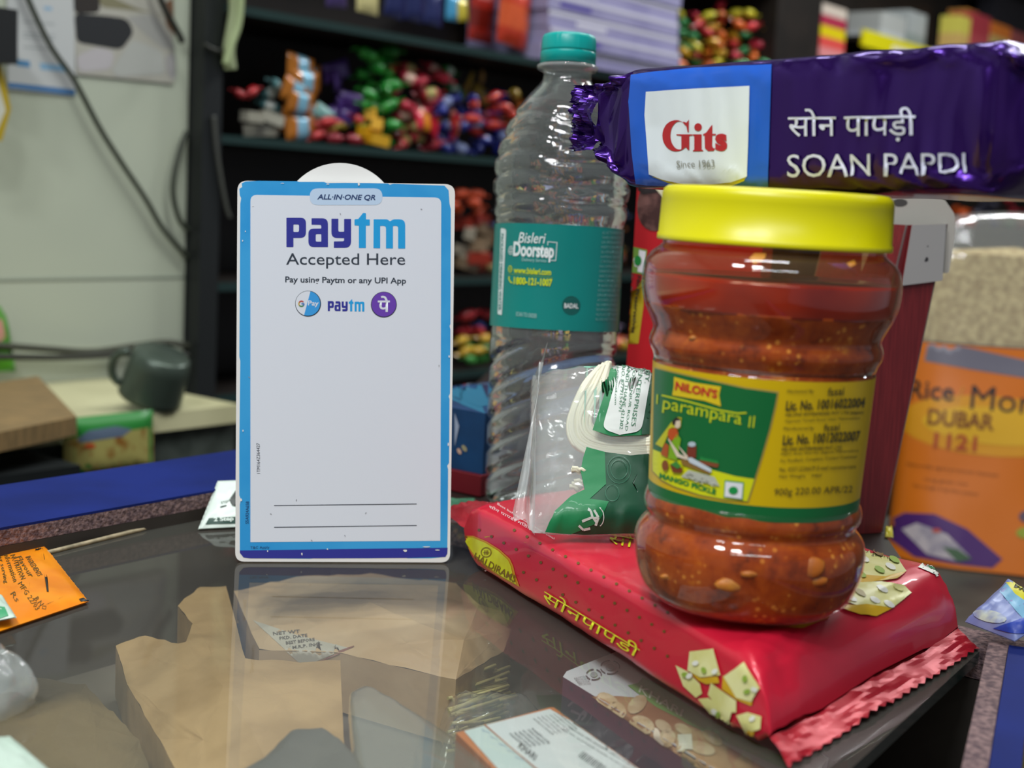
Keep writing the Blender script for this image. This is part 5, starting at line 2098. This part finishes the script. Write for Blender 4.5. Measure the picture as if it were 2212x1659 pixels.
heap(668, 790, 255, 322, 5, 52, 'twist', W, [('#b3262a',), ('#8f1d2c',)], 'dark red wrapped sweet in front of the purple sweets', 'dark red sweets', v=1.30, floor=zB)
heap(700, 745, 240, 290, 2, 42, 'twist', W, [('#8f7a1e',)], 'olive yellow sweet between the dark red ones', 'olive sweets', floor=zB)
heap(712, 768, 140, 262, 4, 58, 'pillow', 'sweet_pouch', [('#4a2f78',)], 'dark purple sweet pouch left of the green heap', 'purple pouches', cat='pouch', v=1.34, floor=zB)
heap(770, 866, 105, 320, 13, 60, 'twist', W, [('#1e8a2c',), ('#27952f', '#1a7a24')], 'bright green foil sweet in the tall green heap', 'green foil sweets', floor=zB)
heap(785, 832, 232, 322, 3, 56, 'brick', W, [('#d9a41c',)], 'golden yellow sweet at the foot of the green heap', 'golden sweets', v=1.295, floor=zB, tilt=0.2)
heap(832, 862, 128, 160, 1, 40, 'twist', W, [('#c4441c',)], 'orange red sweet on top between green and pink heaps', None, floor=zB)
heap(850, 955, 128, 318, 13, 60, 'twist', W, [('#c2304a', '#d9b3a0'), ('#b3243a',), ('#c43a44', '#b8b06a')], 'red and pink wrapped sweet right of the green heap', 'red and pink sweets', floor=zB)
heap(950, 1002, 145, 215, 3, 50, 'twist', W, [('#1f7f2c', '#bfd6c0')], 'green and white sweet on top of the blue heap', 'green and white sweets', floor=zB)
heap(995, 1050, 145, 212, 3, 48, 'pillow', 'sweet_pouch', [('#c9a05c',), ('#d3b44c',)], 'beige sweet pouch leaning behind the blue heap', 'beige pouches', cat='pouch', v=1.35, floor=zB)
heap(930, 1095, 200, 338, 13, 58, 'twist', W, [('#1f2f8f',), ('#24369a', '#8f9cc8')], 'dark blue wrapped sweet in the heap left of the bottle', 'blue sweets', floor=zB)
heap(1005, 1120, 198, 285, 7, 48, 'twist', W, [('#c4331f',), ('#b8281c',)], 'orange red wrapped sweet lying on the blue heap', 'orange red sweets', v=1.30, floor=zB)
heap(905, 995, 242, 300, 3, 58, 'pillow', 'sweet_pouch', [('#c4203a', '#d98a1c')], 'red and yellow sweet pouch in front of the blue heap', 'red and yellow pouches', cat='pouch', v=1.295, floor=zB)
heap(1100, 1190, 200, 340, 9, 52, 'twist', W, [('#c9702a',), ('#b89a3c',)], 'amber wrapped sweet seen through the left of the bottle', 'amber sweets', floor=zB)
heap(1190, 1340, 200, 350, 16, 52, 'twist', W, [('#b8a04a',), ('#8f6a9a',), ('#c9572a',)], 'mixed amber and mauve sweet behind the water bottle', 'mixed sweets behind the bottle', floor=zB)
heap(1340, 1625, 220, 380, 24, 50, 'twist', W, [('#b8622a',), ('#5c7f3c',), ('#a8303a',)], 'mixed sweet on the middle shelf behind the purple packet', 'mixed sweets behind the purple packet', floor=zB)

# shelf below, seen between standee and bottle
heap(975, 1040, 405, 470, 4, 50, 'twist', W, [('#c4481f',)], 'orange sweet on the lower shelf beside the standee top', 'orange sweets on the lower shelf', floor=zC)
heap(985, 1062, 470, 585, 8, 46, 'brick', W, [('#b3aa98',), ('#8f7a62',), ('#a83a2c',)], 'pale boxed sweet on the lower shelf beside the bottle', 'pale boxed sweets', floor=zC, tilt=0.3)
heap(1062, 1345, 420, 600, 26, 52, 'twist', W, [('#b86a2a',), ('#9a8a5c',), ('#5f6f9a',)], 'mixed sweet on the lower shelf behind the bottle', 'mixed lower shelf sweets', floor=zC)
heap(985, 1062, 655, 730, 3, 52, 'twist', W, [('#c4303a',)], 'red sweet on the lowest shelf above the blue carton', 'red sweets above the blue carton', floor=zD)
heap(990, 1060, 665, 720, 2, 46, 'twist', W, [('#2a4a9a',), ], 'blue sweet on the lowest shelf above the blue carton', 'blue sweets above the blue carton', v=1.335, floor=zD)
heap(985, 1060, 715, 770, 3, 48, 'twist', W, [('#c9a02a',), ], 'yellow sweet on the lowest shelf above the blue carton', 'yellow sweets above the blue carton', v=1.30, floor=zD)
heap(990, 1062, 735, 790, 3, 46, 'twist', W, [('#3f8f3c',)], 'green sweet on the lowest shelf above the blue carton', 'green sweets above the blue carton', v=1.295, floor=zD)
heap(1062, 1345, 660, 800, 18, 54, 'twist', W, [('#c9a02a',), ('#b8502a',), ('#8f7f9a',)], 'yellow or rust sweet on the lowest shelf behind the bottle', 'lowest shelf sweets behind the bottle', floor=zD)
# upper shelf: packs cut by the top of the frame
PO = 'snack_pouch'


def pouch(x, y, size, cols, label, v=1.34, kind='pouch', tilt=0.12, floor=None, yaw=0.0, group=None, cat='pouch', name=PO):
    return sweet(x, y, v, size, kind, name, cols, label, cat, group, tilt, yaw, floor)


pouch(640, -60, 70, ('#b8b096',), 'cream box on the top shelf at the far left', floor=zA, kind='brick', cat='box', name='small_box')
pouch(728, -25, 62, ('#4a3a6f',), 'muted purple pouch on the top shelf beside the cream pack', floor=zA)
pouch(795, -15, 66, ('#cfc58a',), 'pale yellow pouch on the top shelf', floor=zA)
for i, x in enumerate((850, 893, 936)):
    pouch(x, -2 + i * 8, 60, ('#20285c',), 'navy blue pouch in the row of three on the top shelf', floor=zA, group='navy pouches')
pouch(978, 16, 44, ('#4aa0cc',), 'slim light blue pouch on the top shelf', floor=zA)
pouch(1002, 22, 36, ('#c9b83c',), 'slim yellow pouch between the blue and red ones', floor=zA, v=1.335)
pouch(1040, 35, 84, ('#a8281c', '#7a1d14'), 'dark red snack bag on the top shelf', floor=zA)
pouch(1108, 30, 105, ('#c93a1c', '#d95a2c'), 'large orange red snack bag left of the lavender boxes', floor=zA, v=1.30)

# lavender boxes
zl = zA
for i in range(6):
    mb = MB()
    u0, u1 = at_v(1180, 130, 1.27).dot(D1), at_v(1462, 150, 1.27).dot(D1)
    h = 0.0245
    du = RNG.uniform(-0.006, 0.006)
    dv = RNG.uniform(-0.004, 0.004)
    LV = mat('#8f8bb3', 0.45, mix='#9c98bd', mscale=12)
    mb.ubox(u0 + du, u1 + du, 1.272 + dv, 1.43, zl + 0.0006 + i * h, zl + (i + 1) * h - 0.0006, LV)
    q = zl + i * h
    w = mat('#d0cedd', 0.5)
    mb.ubox(u0 + du, u1 + du, 1.2714 + dv, 1.2722 + dv, q + h * 0.72, q + h - 0.001, w)
    mb.ubox(u0 + du + 0.03 + 0.02 * (i % 3), u0 + du + 0.11 + 0.02 * (i % 3), 1.2712 + dv, 1.2722 + dv, q + h * 0.25, q + h * 0.6, mat('#5f56a0', 0.5) if i % 2 else w)
    names = ('lowest', 'second lowest', 'third from the bottom', 'fourth from the bottom', 'fifth from the bottom', 'topmost')
    tag(mb.build('lavender_box'), names[i] + ' lavender box in the stack behind the bottle cap', 'box', 'lavender boxes')

heap(1460, 1662, 0, 190, 38, 42, 'twist', W, [('#d9a81c',), ('#c4282c',), ('#d96a1c',), ('#c9304a',), ('#2f8a4a',), ('#c9c02a',)], 'bright mixed sweet in the heap right of the lavender boxes', 'bright mixed sweets', v=1.31, floor=zA)
heap(1590, 1668, 90, 175, 5, 40, 'twist', W, [('#3f9a5c',)], 'light green sweet at the right foot of the bright heap', 'light green sweets', v=1.30, floor=zA)

# right bay
def boxat(x0, x1, y0, y1, v, dep, cols, label, name='carton', cat='carton', floor=None):
    """a box whose front shows in the pixel box; cols: bands from top to bottom"""
    a, b = at_v(x0, (y0 + y1) / 2, v), at_v(x1, (y0 + y1) / 2, v)
    u0, u1 = a.dot(D1), b.dot(D1)
    zt, zb = at_v((x0 + x1) / 2, y0, v).z, at_v((x0 + x1) / 2, y1, v).z
    if floor is not None:
        zt, zb = floor + 0.0008 + (zt - zb), floor + 0.0008
    mb = MB()
    n = len(cols)
    for i, c in enumerate(cols):
        mb.ubox(u0, u1, v, v + dep, zb + (zt - zb) * (n - 1 - i) / n, zb + (zt - zb) * (n - i) / n, mat(c, 0.42))
    return tag(mb.build(name), label, cat)


boxat(1772, 1826, 15, 132, 1.305, 0.10, ('#c9bcae', '#a8304a', '#d9c410', '#d9504a', '#d98a8a'), 'red white and yellow carton beside the dark upright', floor=zS - 0.06)
pouch(1872, 96, 26, ('#c9862a', '#d9b04a'), 'small amber snack pouch under the left end of the yellow strip', v=1.32, floor=zS - 0.06)
boxat(1905, 1960, -20, 60, 1.34, 0.08, ('#b3b6b3', '#c3c8c9'), 'pale grey box behind the yellow price strip', floor=zS)
boxat(1965, 2004, -30, 70, 1.34, 0.06, ('#aab0b0', '#8f9a96'), 'grey green box behind the yellow price strip', floor=zS)
for x, c, l in ((1925, '#c9c9c9', 'small white sweet in the dark gap below the yellow strip'), (1972, '#3f8fc9', 'small blue sweet in the dark gap below the yellow strip')):
    sweet(x, 106, 1.33, 26, 'brick', W, (c,), l, 'sweet', None, 0.2, None, zS - 0.06)
zT = at_v(2110, 122, 1.29).z
mb = MB()
mb.ubox(us1 + 0.004, uEnd - 0.0505, VF + 0.004, VB - 0.005, zT - 0.010, zT, SHW)
mb.build('shelf', unit)
boxat(2072, 2094, 40, 118, 1.29, 0.05, ('#d9cf5c', '#d8b46a'), 'pale yellow carton at the right end of the strip', floor=zT)
boxat(2086, 2112, 0, 118, 1.37, 0.05, ('#d99a4c', '#d9a82c', '#c98a3c'), 'light orange carton high at the right', floor=zT)
boxat(2098, 2138, 25, 118, 1.29, 0.05, ('#a83a44', '#b34a50'), 'dusky red carton at the upper right', floor=zT)
boxat(2142, 2184, 30, 115, 1.29, 0.05, ('#c9702a', '#b8a060', '#d9702a'), 'orange and olive carton at the upper right', floor=zT)
boxat(2190, 2240, 40, 120, 1.29, 0.05, ('#8f4a4a', '#9a5a5a'), 'mauve red carton at the right edge of the frame', floor=zT)
boxat(2150, 2240, -60, 110, 1.37, 0.05, ('#1f1f26', '#2a2028'), 'black carton at the top right corner', floor=zT)
mb = MB()
mb.ubox(uQ1 + 0.0005, us1 - 0.05, VF + 0.02, VB - 0.005, zL + 0.0002, zS - 0.0605, SHW)
mb.build('riser', unit)
heap(2050, 2100, 425, 495, 3, 40, 'twist', W, [('#d9591c',), ('#c9381c',)], 'orange sweet on the lower shelf right of the open carton', 'orange sweets at the right', v=1.30, floor=zR)
heap(2104, 2160, 430, 495, 4, 38, 'twist', W, [('#2f3a7a',), ('#4a4a5c',)], 'navy sweet on the lower shelf above the rice bag', 'navy sweets at the right', v=1.30, floor=zR)
heap(2165, 2240, 425, 495, 5, 38, 'twist', W, [('#b8283a',), ('#3f8a5c',)], 'red or green sweet on the lower shelf at the right edge', 'red and green sweets at the right', v=1.30, floor=zR)


# ------------------------------------------------------------------ rice bag
def rice_bag():
    d = 1.25
    bl, br = at_z(1925, 1215, TBZ), at_z(2330, 1262, TBZ)
    d0 = (bl - CAM).dot(FWD)
    tl, tr = at_d(2010, 478, d0 + 0.01), at_d(2420, 500, d0 + 0.01)
    bk = V((0.15, 0.98, 0)).normalized()
    t = thing('rice_bag', zz((bl + br) / 2 + bk * 0.03, TBZ), 'large orange rice bag with clear top standing right of the open carton', 'bag')
    ORG = mat('#cf6d14', 0.42, coat=0.25)
    zsplit = 0.635                                   # where the printed part ends

    def fm(f, a, b):
        lo, hi = bl.lerp(br, (a + 1) / 2), tl.lerp(tr, (a + 1) / 2)
        p = lo.lerp(hi, f)
        th = 0.045 * (1 - 0.35 * f) * (1 - abs(a) ** 5 * 0.3)
        return p + bk * (0.045 + b * th) + V((0, 0, 0.0015))
    mb = MB()
    CLR = film('rice_bag_film', (0.95, 0.95, 0.93), 0.12, 1.45, 0.08, bump=0.4, bscale=40)

    def ring(f, j, ins=0.0):
        th = 2 * math.pi * j / 48
        a, b = sgn_pow(math.cos(th), 0.6), sgn_pow(math.sin(th), 0.6)
        nz = 1 + 0.05 * noise.noise(V((a * 2, b * 2, f * 6)))
        return fm(f, a * (1 - ins), b * nz * (1 - ins))
    mb.grid(lambda i, j: ring(zsplit * i / 24, j), 24, 48, ORG, True, True)
    S = Surf(bvh=mb.bvh())
    cR = lambda x, y: (1840 + x / 1.844, 400 + y / 1.844)
    f_ = lambda pts, m, ly=1: fillpx(mb, S, [cR(*p) for p in pts], m, ly, 18)
    f_([(305, 618), (480, 650), (700, 700), (700, 770), (480, 735), (290, 700)], mat('#6d6a78', 0.42), 1)
    f_(ell(560, 960, 380, 120, 30, 0.08), mat('#d39012', 0.42, coat=0.25), 1)
    f_(ell(580, 960, 300, 75, 30, 0.08), mat('#d8a51a', 0.42, coat=0.25), 2)
    f_([(130, 1345), (210, 1305), (330, 1310), (460, 1370), (600, 1490), (560, 1525), (420, 1510), (250, 1480), (140, 1400)], mat('#4a2468', 0.42), 2)
    f_([(200, 1370), (260, 1345), (380, 1390), (470, 1480), (430, 1500), (300, 1470)], mat('#b9aeb2', 0.5, mix='#8f8896', mscale=60), 3)
    f_([(360, 1440), (420, 1450), (480, 1490), (420, 1500)], mat('#3f5c3f', 0.5), 4)
    f_(ell(338, 1376, 18, 9, 10), mat('#b34a3c', 0.5), 4)
    f_(ell(690, 1385, 36, 22, 12), mat('#8f9a2c', 0.5), 2)
    f_(ell(700, 1320, 36, 24, 12), mat('#5c4a5c', 0.5), 2)
    K, KB = mat('#1f1c1c', 0.5), mat('#7a4412', 0.5)
    textpx(mb, S, 'Rice', cR(228, 850), cR(405, 862), 42, K, 3, bold=0.012, lim=14)
    textpx(mb, S, '/', cR(412, 862), cR(440, 866), 34, mat('#c9862a', 0.5), 3, lim=14)
    textpx(mb, S, 'More', cR(470, 892), cR(780, 922), 52, K, 3, bold=0.0, lim=14)
    textpx(mb, S, 'DUBAR', cR(300, 955), cR(565, 980), 36, KB, 3, bold=0.03, lim=14)
    textpx(mb, S, '1121', cR(325, 1045), cR(495, 1062), 34, mat('#a8401c', 0.5), 3, bold=0.03, lim=14)
    for x0, y0, x1, y1, s in ((220, 1120, 580, 1165, 'Naturally aged premium basmati'), (290, 1180, 460, 1200, 'long grain rice'), (245, 1205, 500, 1240, 'Net weight 5 kg when packed')):
        textpx(mb, S, s, cR(x0, y0), cR(x1, y1), 9, KB, 3, lim=14, res=1)
    mb.build('printed_bag', t)
    # clear neck of the bag and the rice inside
    mb = MB()
    mb.grid(lambda i, j: ring(zsplit + (1.0 - zsplit) * i / 16, j), 16, 48, CLR, True, True)

    def top(i, j):
        r = 1 - i / 5
        c = ring(1.0, j)
        ce = fm(1.0, 0, 0)
        return ce + (c - ce) * r + V((0, 0, 0.012 * math.sin((1 - r) * math.pi / 2)))
    mb.grid(top, 5, 48, CLR, True, True)
    mb.build('clear_top', t)
    RI = mat('#a58c58', 0.7, mix='#cdb985', mscale=150, mlo=0.38, mhi=0.62, bump=1.0, bscale=300)
    mb = MB()
    mb.grid(lambda i, j: ring(zsplit + 0.005 + (0.90 - zsplit) * i / 10, j, 0.03), 10, 48, RI, True, True)

    def rt(i, j):
        r = 1 - i / 5
        c = ring(0.905, j, 0.03)
        ce = fm(0.905, 0, 0)
        return ce + (c - ce) * r + V((0, 0, 0.008 * (1 - r)))
    mb.grid(rt, 5, 48, RI, True, True)
    o = mb.build('rice', t)
    o['kind'] = 'stuff'


rice_bag()


# ------------------------------------------------------------------ left: wall, posters, cables, marble ledge
def poster(name, label, px, prints, base, lift=0.001):
    v = VW - 0.0025
    n = -D2
    c = [at_v(x, y, v) for x, y in px]
    c = [p - D1 * max(0.0, p.dot(D1) - UWE + 0.006) for p in c]
    mb = MB()
    lp = c
    if (c[1] - c[0]).cross(c[2] - c[0]).dot(n) < 0:
        lp = c[::-1]
    mb.plate(lp, n, 0.0008, base)
    prints(mb, Surf(p0=c[0], n=n))
    return tag(mb.build(name), label, 'poster')


def pr_p1(mb, S):
    f = lambda pts, m, ly=1: fillpx(mb, S, pts, m, ly, 60)
    B, LB_ = mat('#4a7fa8', 0.5), mat('#7ea6c4', 0.5)
    f([(18, 178), (162, 194), (163, 206), (17, 189)], mat('#2f6aa0', 0.5), 1)
    f([(33, 128), (64, 132), (66, 146), (36, 142)], B, 1)
    f([(85, 136), (140, 142), (142, 156), (88, 150)], LB_, 1)
    f([(95, 14), (112, 16), (112, 23), (95, 21)], LB_, 1)
    for y in (45, 70, 78, 100):
        f([(50, y), (118, y + 6), (118, y + 9), (50, y + 3)], mat('#93989a', 0.5), 1)


def pr_p2(mb, S):
    f = lambda pts, m, ly=1: fillpx(mb, S, [(min(x, 374 + 0.03 * y), y) for x, y in rloop(pts, 14)], m, ly, 60)
    f([(158, -20), (215, -20), (216, 28), (160, 30)], mat('#2a2522', 0.5), 1)
    f([(160, 28), (230, 34), (275, 40), (290, 70), (262, 108), (165, 92)], mat('#222427', 0.5), 2)
    f([(350, 5), (425, -10), (425, 108), (395, 90), (360, 60)], mat('#6b4c35', 0.5), 1)
    f([(270, 36), (330, 30), (400, 108), (350, 104)], mat('#9a9a96', 0.5), 2)
    f([(165, 120), (210, 102), (248, 112), (240, 150), (170, 155)], mat('#b1adb0', 0.5), 3)
    f([(240, 150), (285, 85), (350, 110), (358, 160), (250, 166)], mat('#a9aba6', 0.5), 4)
    f([(356, 118), (420, 112), (420, 172), (362, 168)], mat('#9d9b9b', 0.5), 3)
    f([(215, 15), (350, 30), (380, 40), (300, 20), (215, -20)], mat('#7a765c', 0.5), 1)


poster('wall_notice', 'white notice with blue lines on the tiled wall at the upper left', [(17, 192), (163, 207), (160, -40), (15, -40)], pr_p1, mat('#b9bcbc', 0.5))
poster('photo_poster', 'poster of dark and white rounded stones right of the white notice', [(165, 160), (376, 181), (370, -40), (157, -40)], pr_p2, mat('#a8a69c', 0.5))


def cable(name, label, pts, w, v, m, seg=8):
    P = [at_v(x, y, v if not isinstance(v, (list, tuple)) else v[i]) for i, (x, y) in enumerate(pts)]
    path = []
    for a in range(len(P) - 1):
        P0, P1, P2, P3 = P[max(a - 1, 0)], P[a], P[a + 1], P[min(a + 2, len(P) - 1)]
        for u in range(8):
            u /= 8
            path.append(0.5 * ((2 * P1) + (P2 - P0) * u + (2 * P0 - 5 * P1 + 4 * P2 - P3) * u * u + (3 * P1 - P0 - 3 * P2 + P3) * u ** 3))
    path.append(P[-1])
    r = w * (P[0] - CAM).dot(FWD) / FPX / 2
    mb = MB()
    mb.tube(path, r, m, seg)
    return tag(mb.build(name), label, 'cable')


CB = mat('#33392f', 0.45)
cable('power_cable', 'thick dark cable hanging diagonally across the tiled wall', [(48, -40), (66, 10), (110, 100), (160, 172), (215, 275), (262, 350), (312, 425), (350, 490), (390, 538), (404, 554)], 13, VW - 0.008, CB)
cable('power_cable', 'looped dark cable hanging beside the black upright', [(404, 284), (394, 308), (378, 370), (374, 420), (386, 470), (400, 490), (406, 496)], 12, VW - 0.010, CB)
cable('power_cable', 'dark cable running down from the top edge to the black upright', [(335, -40), (352, 10), (380, 62), (388, 76), (394, 92)], 15, VW - 0.012, mat('#23251f', 0.45))
cable('power_cable', 'short dark cable bridging the black upright and the white strap', [(440, 96), (462, 108), (480, 110), (500, 100)], 11, VF - 0.010, mat('#23251f', 0.45))
cable('power_cable', 'thin grey cable down the front of the black upright', [(462, 250), (468, 320), (480, 400), (490, 450), (497, 470)], 9, VF - 0.008, mat('#4a4c48', 0.45))
cable('strap', 'pale green white strap hanging left of the shelf unit', [(503, -40), (507, 20), (500, 70), (494, 110), (498, 150)], 27, VF - 0.012, mat('#a9b58c', 0.6))
cable('strap', 'second pale strap crossing in front of the first', [(520, -40), (518, 20), (512, 60), (500, 95), (488, 140)], 18, VF - 0.030, mat('#9aa87c', 0.6))
# bundle lying along the wall foot
zS_ = -0.046
zm = at_v(300, 772, VW).z
cable('cable_bundle', 'thick black cable lying along the foot of the tiled wall', [(-20, 745), (110, 755), (200, 760), (290, 748), (360, 740), (406, 748)], 16, VW - 0.014, mat('#3b3d30', 0.5))
cable('cable_bundle', 'second black cable lying below the first at the wall foot', [(-20, 770), (110, 772), (190, 770), (260, 765), (330, 762), (406, 768)], 15, VW - 0.030, mat('#2a2b24', 0.5))

vL = at_z(420, 885, zS_).dot(D2)
uL1 = at_v(520, 860, vL).dot(D1)
ledge = thing('marble_ledge', U(0.2, (vL + VW) / 2, ZF), 'cream marble ledge with dark granite front below the tiled wall', 'ledge')
mb = MB()
mb.ubox(-1.4, uL1, vL, VW - 0.001, zS_ - 0.018, zS_, mat('#d3cfa6', 0.35, mix='#c6c29a', mscale=8))
mb.build('ledge_top', ledge)
mb = MB()
mb.ubox(-1.4, uL1, vL + 0.008, VW - 0.001, ZF, zS_ - 0.0185, mat('#4b524d', 0.45, mix='#3d443f', mscale=60))
mb.build('granite_front', ledge)


def mug():
    c = at_z(324, 862, zS_ + 0.010)
    dep = (c - CAM).dot(FWD)
    ax = V((0.30, -0.20, 0.93)).normalized()          # from the open mouth to the closed foot
    r = 68 * dep / FPX
    Mx = frame_from(c, c + ax)
    low = min((Mx @ V((r * 1.02 * math.cos(t), r * 1.02 * math.sin(t), 0))).z for t in [k * 0.2 for k in range(32)])
    c = c + V((0, 0, zS_ + 0.0008 - low))
    Mx = frame_from(c, c + ax)
    t = thing('dark_mug', c, 'dark grey metal mug tipped with its mouth down on the marble ledge', 'mug')
    m = mat('#4d5950', 0.3, metal=0.4)
    h = r * 1.55
    mb = MB()
    mb.lathe([(r * 0.93, 0.002), (r * 1.02, 0), (r, 0.004), (r * 0.97, h * 0.7), (r * 0.9, h * 0.95), (r * 0.8, h), (0.0005, h)], 40, m, Mx)
    mb.lathe([(r * 0.93, 0.002), (r * 0.9, h * 0.9), (0.0005, h * 0.92)], 40, mat('#20251f', 0.5), Mx)
    mb.build('mug_body', t)
    mb = MB()
    pth = []
    for k in range(11):
        a = math.pi * k / 10
        pth.append(Mx @ V((-r * 0.97 - r * 0.40 * math.sin(a), -r * 0.25, h * 0.15 + h * 0.7 * (1 - math.cos(a)) / 2)))
    mb.tube(pth, r * 0.13, m, 8)
    mb.build('handle', t)


mug()

# wooden board resting on the ledge with a green packet on it
zw = zS_ + 0.0165
pr, fr = at_z(166, 900, zw), at_z(82, 812, zw)
pl = at_z(-140, 962, zw)
dl = (pl - pr)
mb = MB()
q = [pl, pr, fr, fr + dl]
mb.hexa([zz(p, zS_ + 0.0005) for p in q] + [zz(p, zw) for p in q], mat('#8a7049', 0.6, mix='#75603f', mscale=20, stretch=(2, 12, 2)))
tag(mb.build('wooden_board'), 'brown wooden board resting on the marble ledge at the left edge', 'board')

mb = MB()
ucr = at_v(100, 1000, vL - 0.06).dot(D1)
mb.ubox(-1.2, ucr + 0.02, vL - 0.08, vL + 0.004, ZF, zS_ - 0.02, mat('#15191a', 0.5))  # added black block stands in for the shade below the board
tag(mb.build('shade_block'), 'added black block in place of the shade under the wooden board', 'cabinet')


def green_packet():
    b = at_z(48, 806, zw + 0.0008)
    dep = (b - CAM).dot(FWD)
    mb = MB()
    tr, tl = at_d(6, 560, dep + 0.01), at_d(-150, 560, dep - 0.02)
    bl_ = zz(at_d(-140, 826, dep - 0.03), b.z)
    bk = D2 * 0.025

    def fn(i, j, s):
        f, g = i / 14, j / 10
        p = bl_.lerp(b, g).lerp(tl.lerp(tr, g), f)
        e = min(f, 1 - f, g, 1 - g)
        return p + bk * (0.5 + s * 0.5 * (1 - math.exp(-e * 9))) + bk * 0.1 * noise.noise(V((f * 4, g * 4, s)))
    G_ = mat('#4c8f22', 0.4, mix='#3f7a1c', mscale=30)
    mb.grid(lambda i, j: fn(i, j, -1), 14, 10, G_)
    mb.grid(lambda i, j: fn(i, 10 - j, 1), 14, 10, G_)
    S = Surf(bvh=mb.bvh())
    fillpx(mb, S, [(-10, 690), (4, 690), (12, 728), (0, 738), (-10, 735)], mat('#b07a6a', 0.5), 1, 12)
    fillpx(mb, S, [(-10, 812), (45, 798), (47, 804), (-10, 822)], mat('#3f9a5c', 0.4), 1, 12)
    tag(mb.build('green_packet'), 'bright green packet standing on the wooden board at the left edge', 'packet')


green_packet()


def snack_packet():
    v = vL - 0.012
    p = [at_v(x, y, v) for x, y in ((138, 1035), (331, 1010), (330, 885), (134, 905))]
    n = -D2
    mb = MB()
    G_ = mat('#2a7f35', 0.38)

    def fn(i, j, s):
        f, g = i / 12, j / 12
        q_ = (p[0] * (1 - f) + p[1] * f) * (1 - g) + (p[3] * (1 - f) + p[2] * f) * g
        e = min(f, 1 - f, g, 1 - g)
        return q_ + n * s * 0.009 * (1 - math.exp(-e * 12))
    mb.grid(lambda i, j: fn(i, j, 1), 12, 12, G_)
    mb.grid(lambda i, j: fn(i, 12 - j, -1), 12, 12, G_)
    S = Surf(bvh=mb.bvh())
    fillpx(mb, S, [(136, 948), (250, 935), (330, 922), (331, 1008), (138, 1033)], mat('#a89f5c', 0.45, mix='#8a5c24', mscale=70, mlo=0.5, mhi=0.65), 1, 14)
    fillpx(mb, S, [(165, 950), (190, 930), (250, 920), (285, 927), (265, 942), (175, 956)], mat('#5f6f84', 0.45), 2, 14)
    fillpx(mb, S, ell(194, 963, 12, 6, 10), mat('#b8502a', 0.45), 3, 14)
    tag(mb.build('snack_packet'), 'green topped snack packet leaning against the granite front', 'packet')


snack_packet()

# far left edge: yellow rimmed sign and a dark holder above it
mb = MB()
v = VW - 0.05
n = -D2
hexo = [(-60, 140), (4, 140), (24, 235), (4, 305), (-60, 305)]
mb.plate([at_v(x, y, v) for x, y in hexo][::-1], n, 0.003, mat('#a8901c', 0.5))
fillpx(mb, Surf(p0=at_v(0, 200, v), n=n), [(-60, 170), (-6, 172), (12, 238), (-6, 282), (-60, 284)], mat('#c3c4b6', 0.5), 2, 40)
tag(mb.build('rimmed_sign'), 'yellow rimmed pale sign at the left edge of the frame', 'sign')
mb = MB()
a = at_v(-40, 15, v)
b_ = at_v(13, 140, v)
u0, u1 = a.dot(D1), b_.dot(D1)
mb.ubox(u0, u1, v - 0.02, v + 0.02, b_.z, a.z, mat('#16181a', 0.5))
tag(mb.build('dark_holder'), 'black holder above the yellow rimmed sign at the left edge', 'holder')
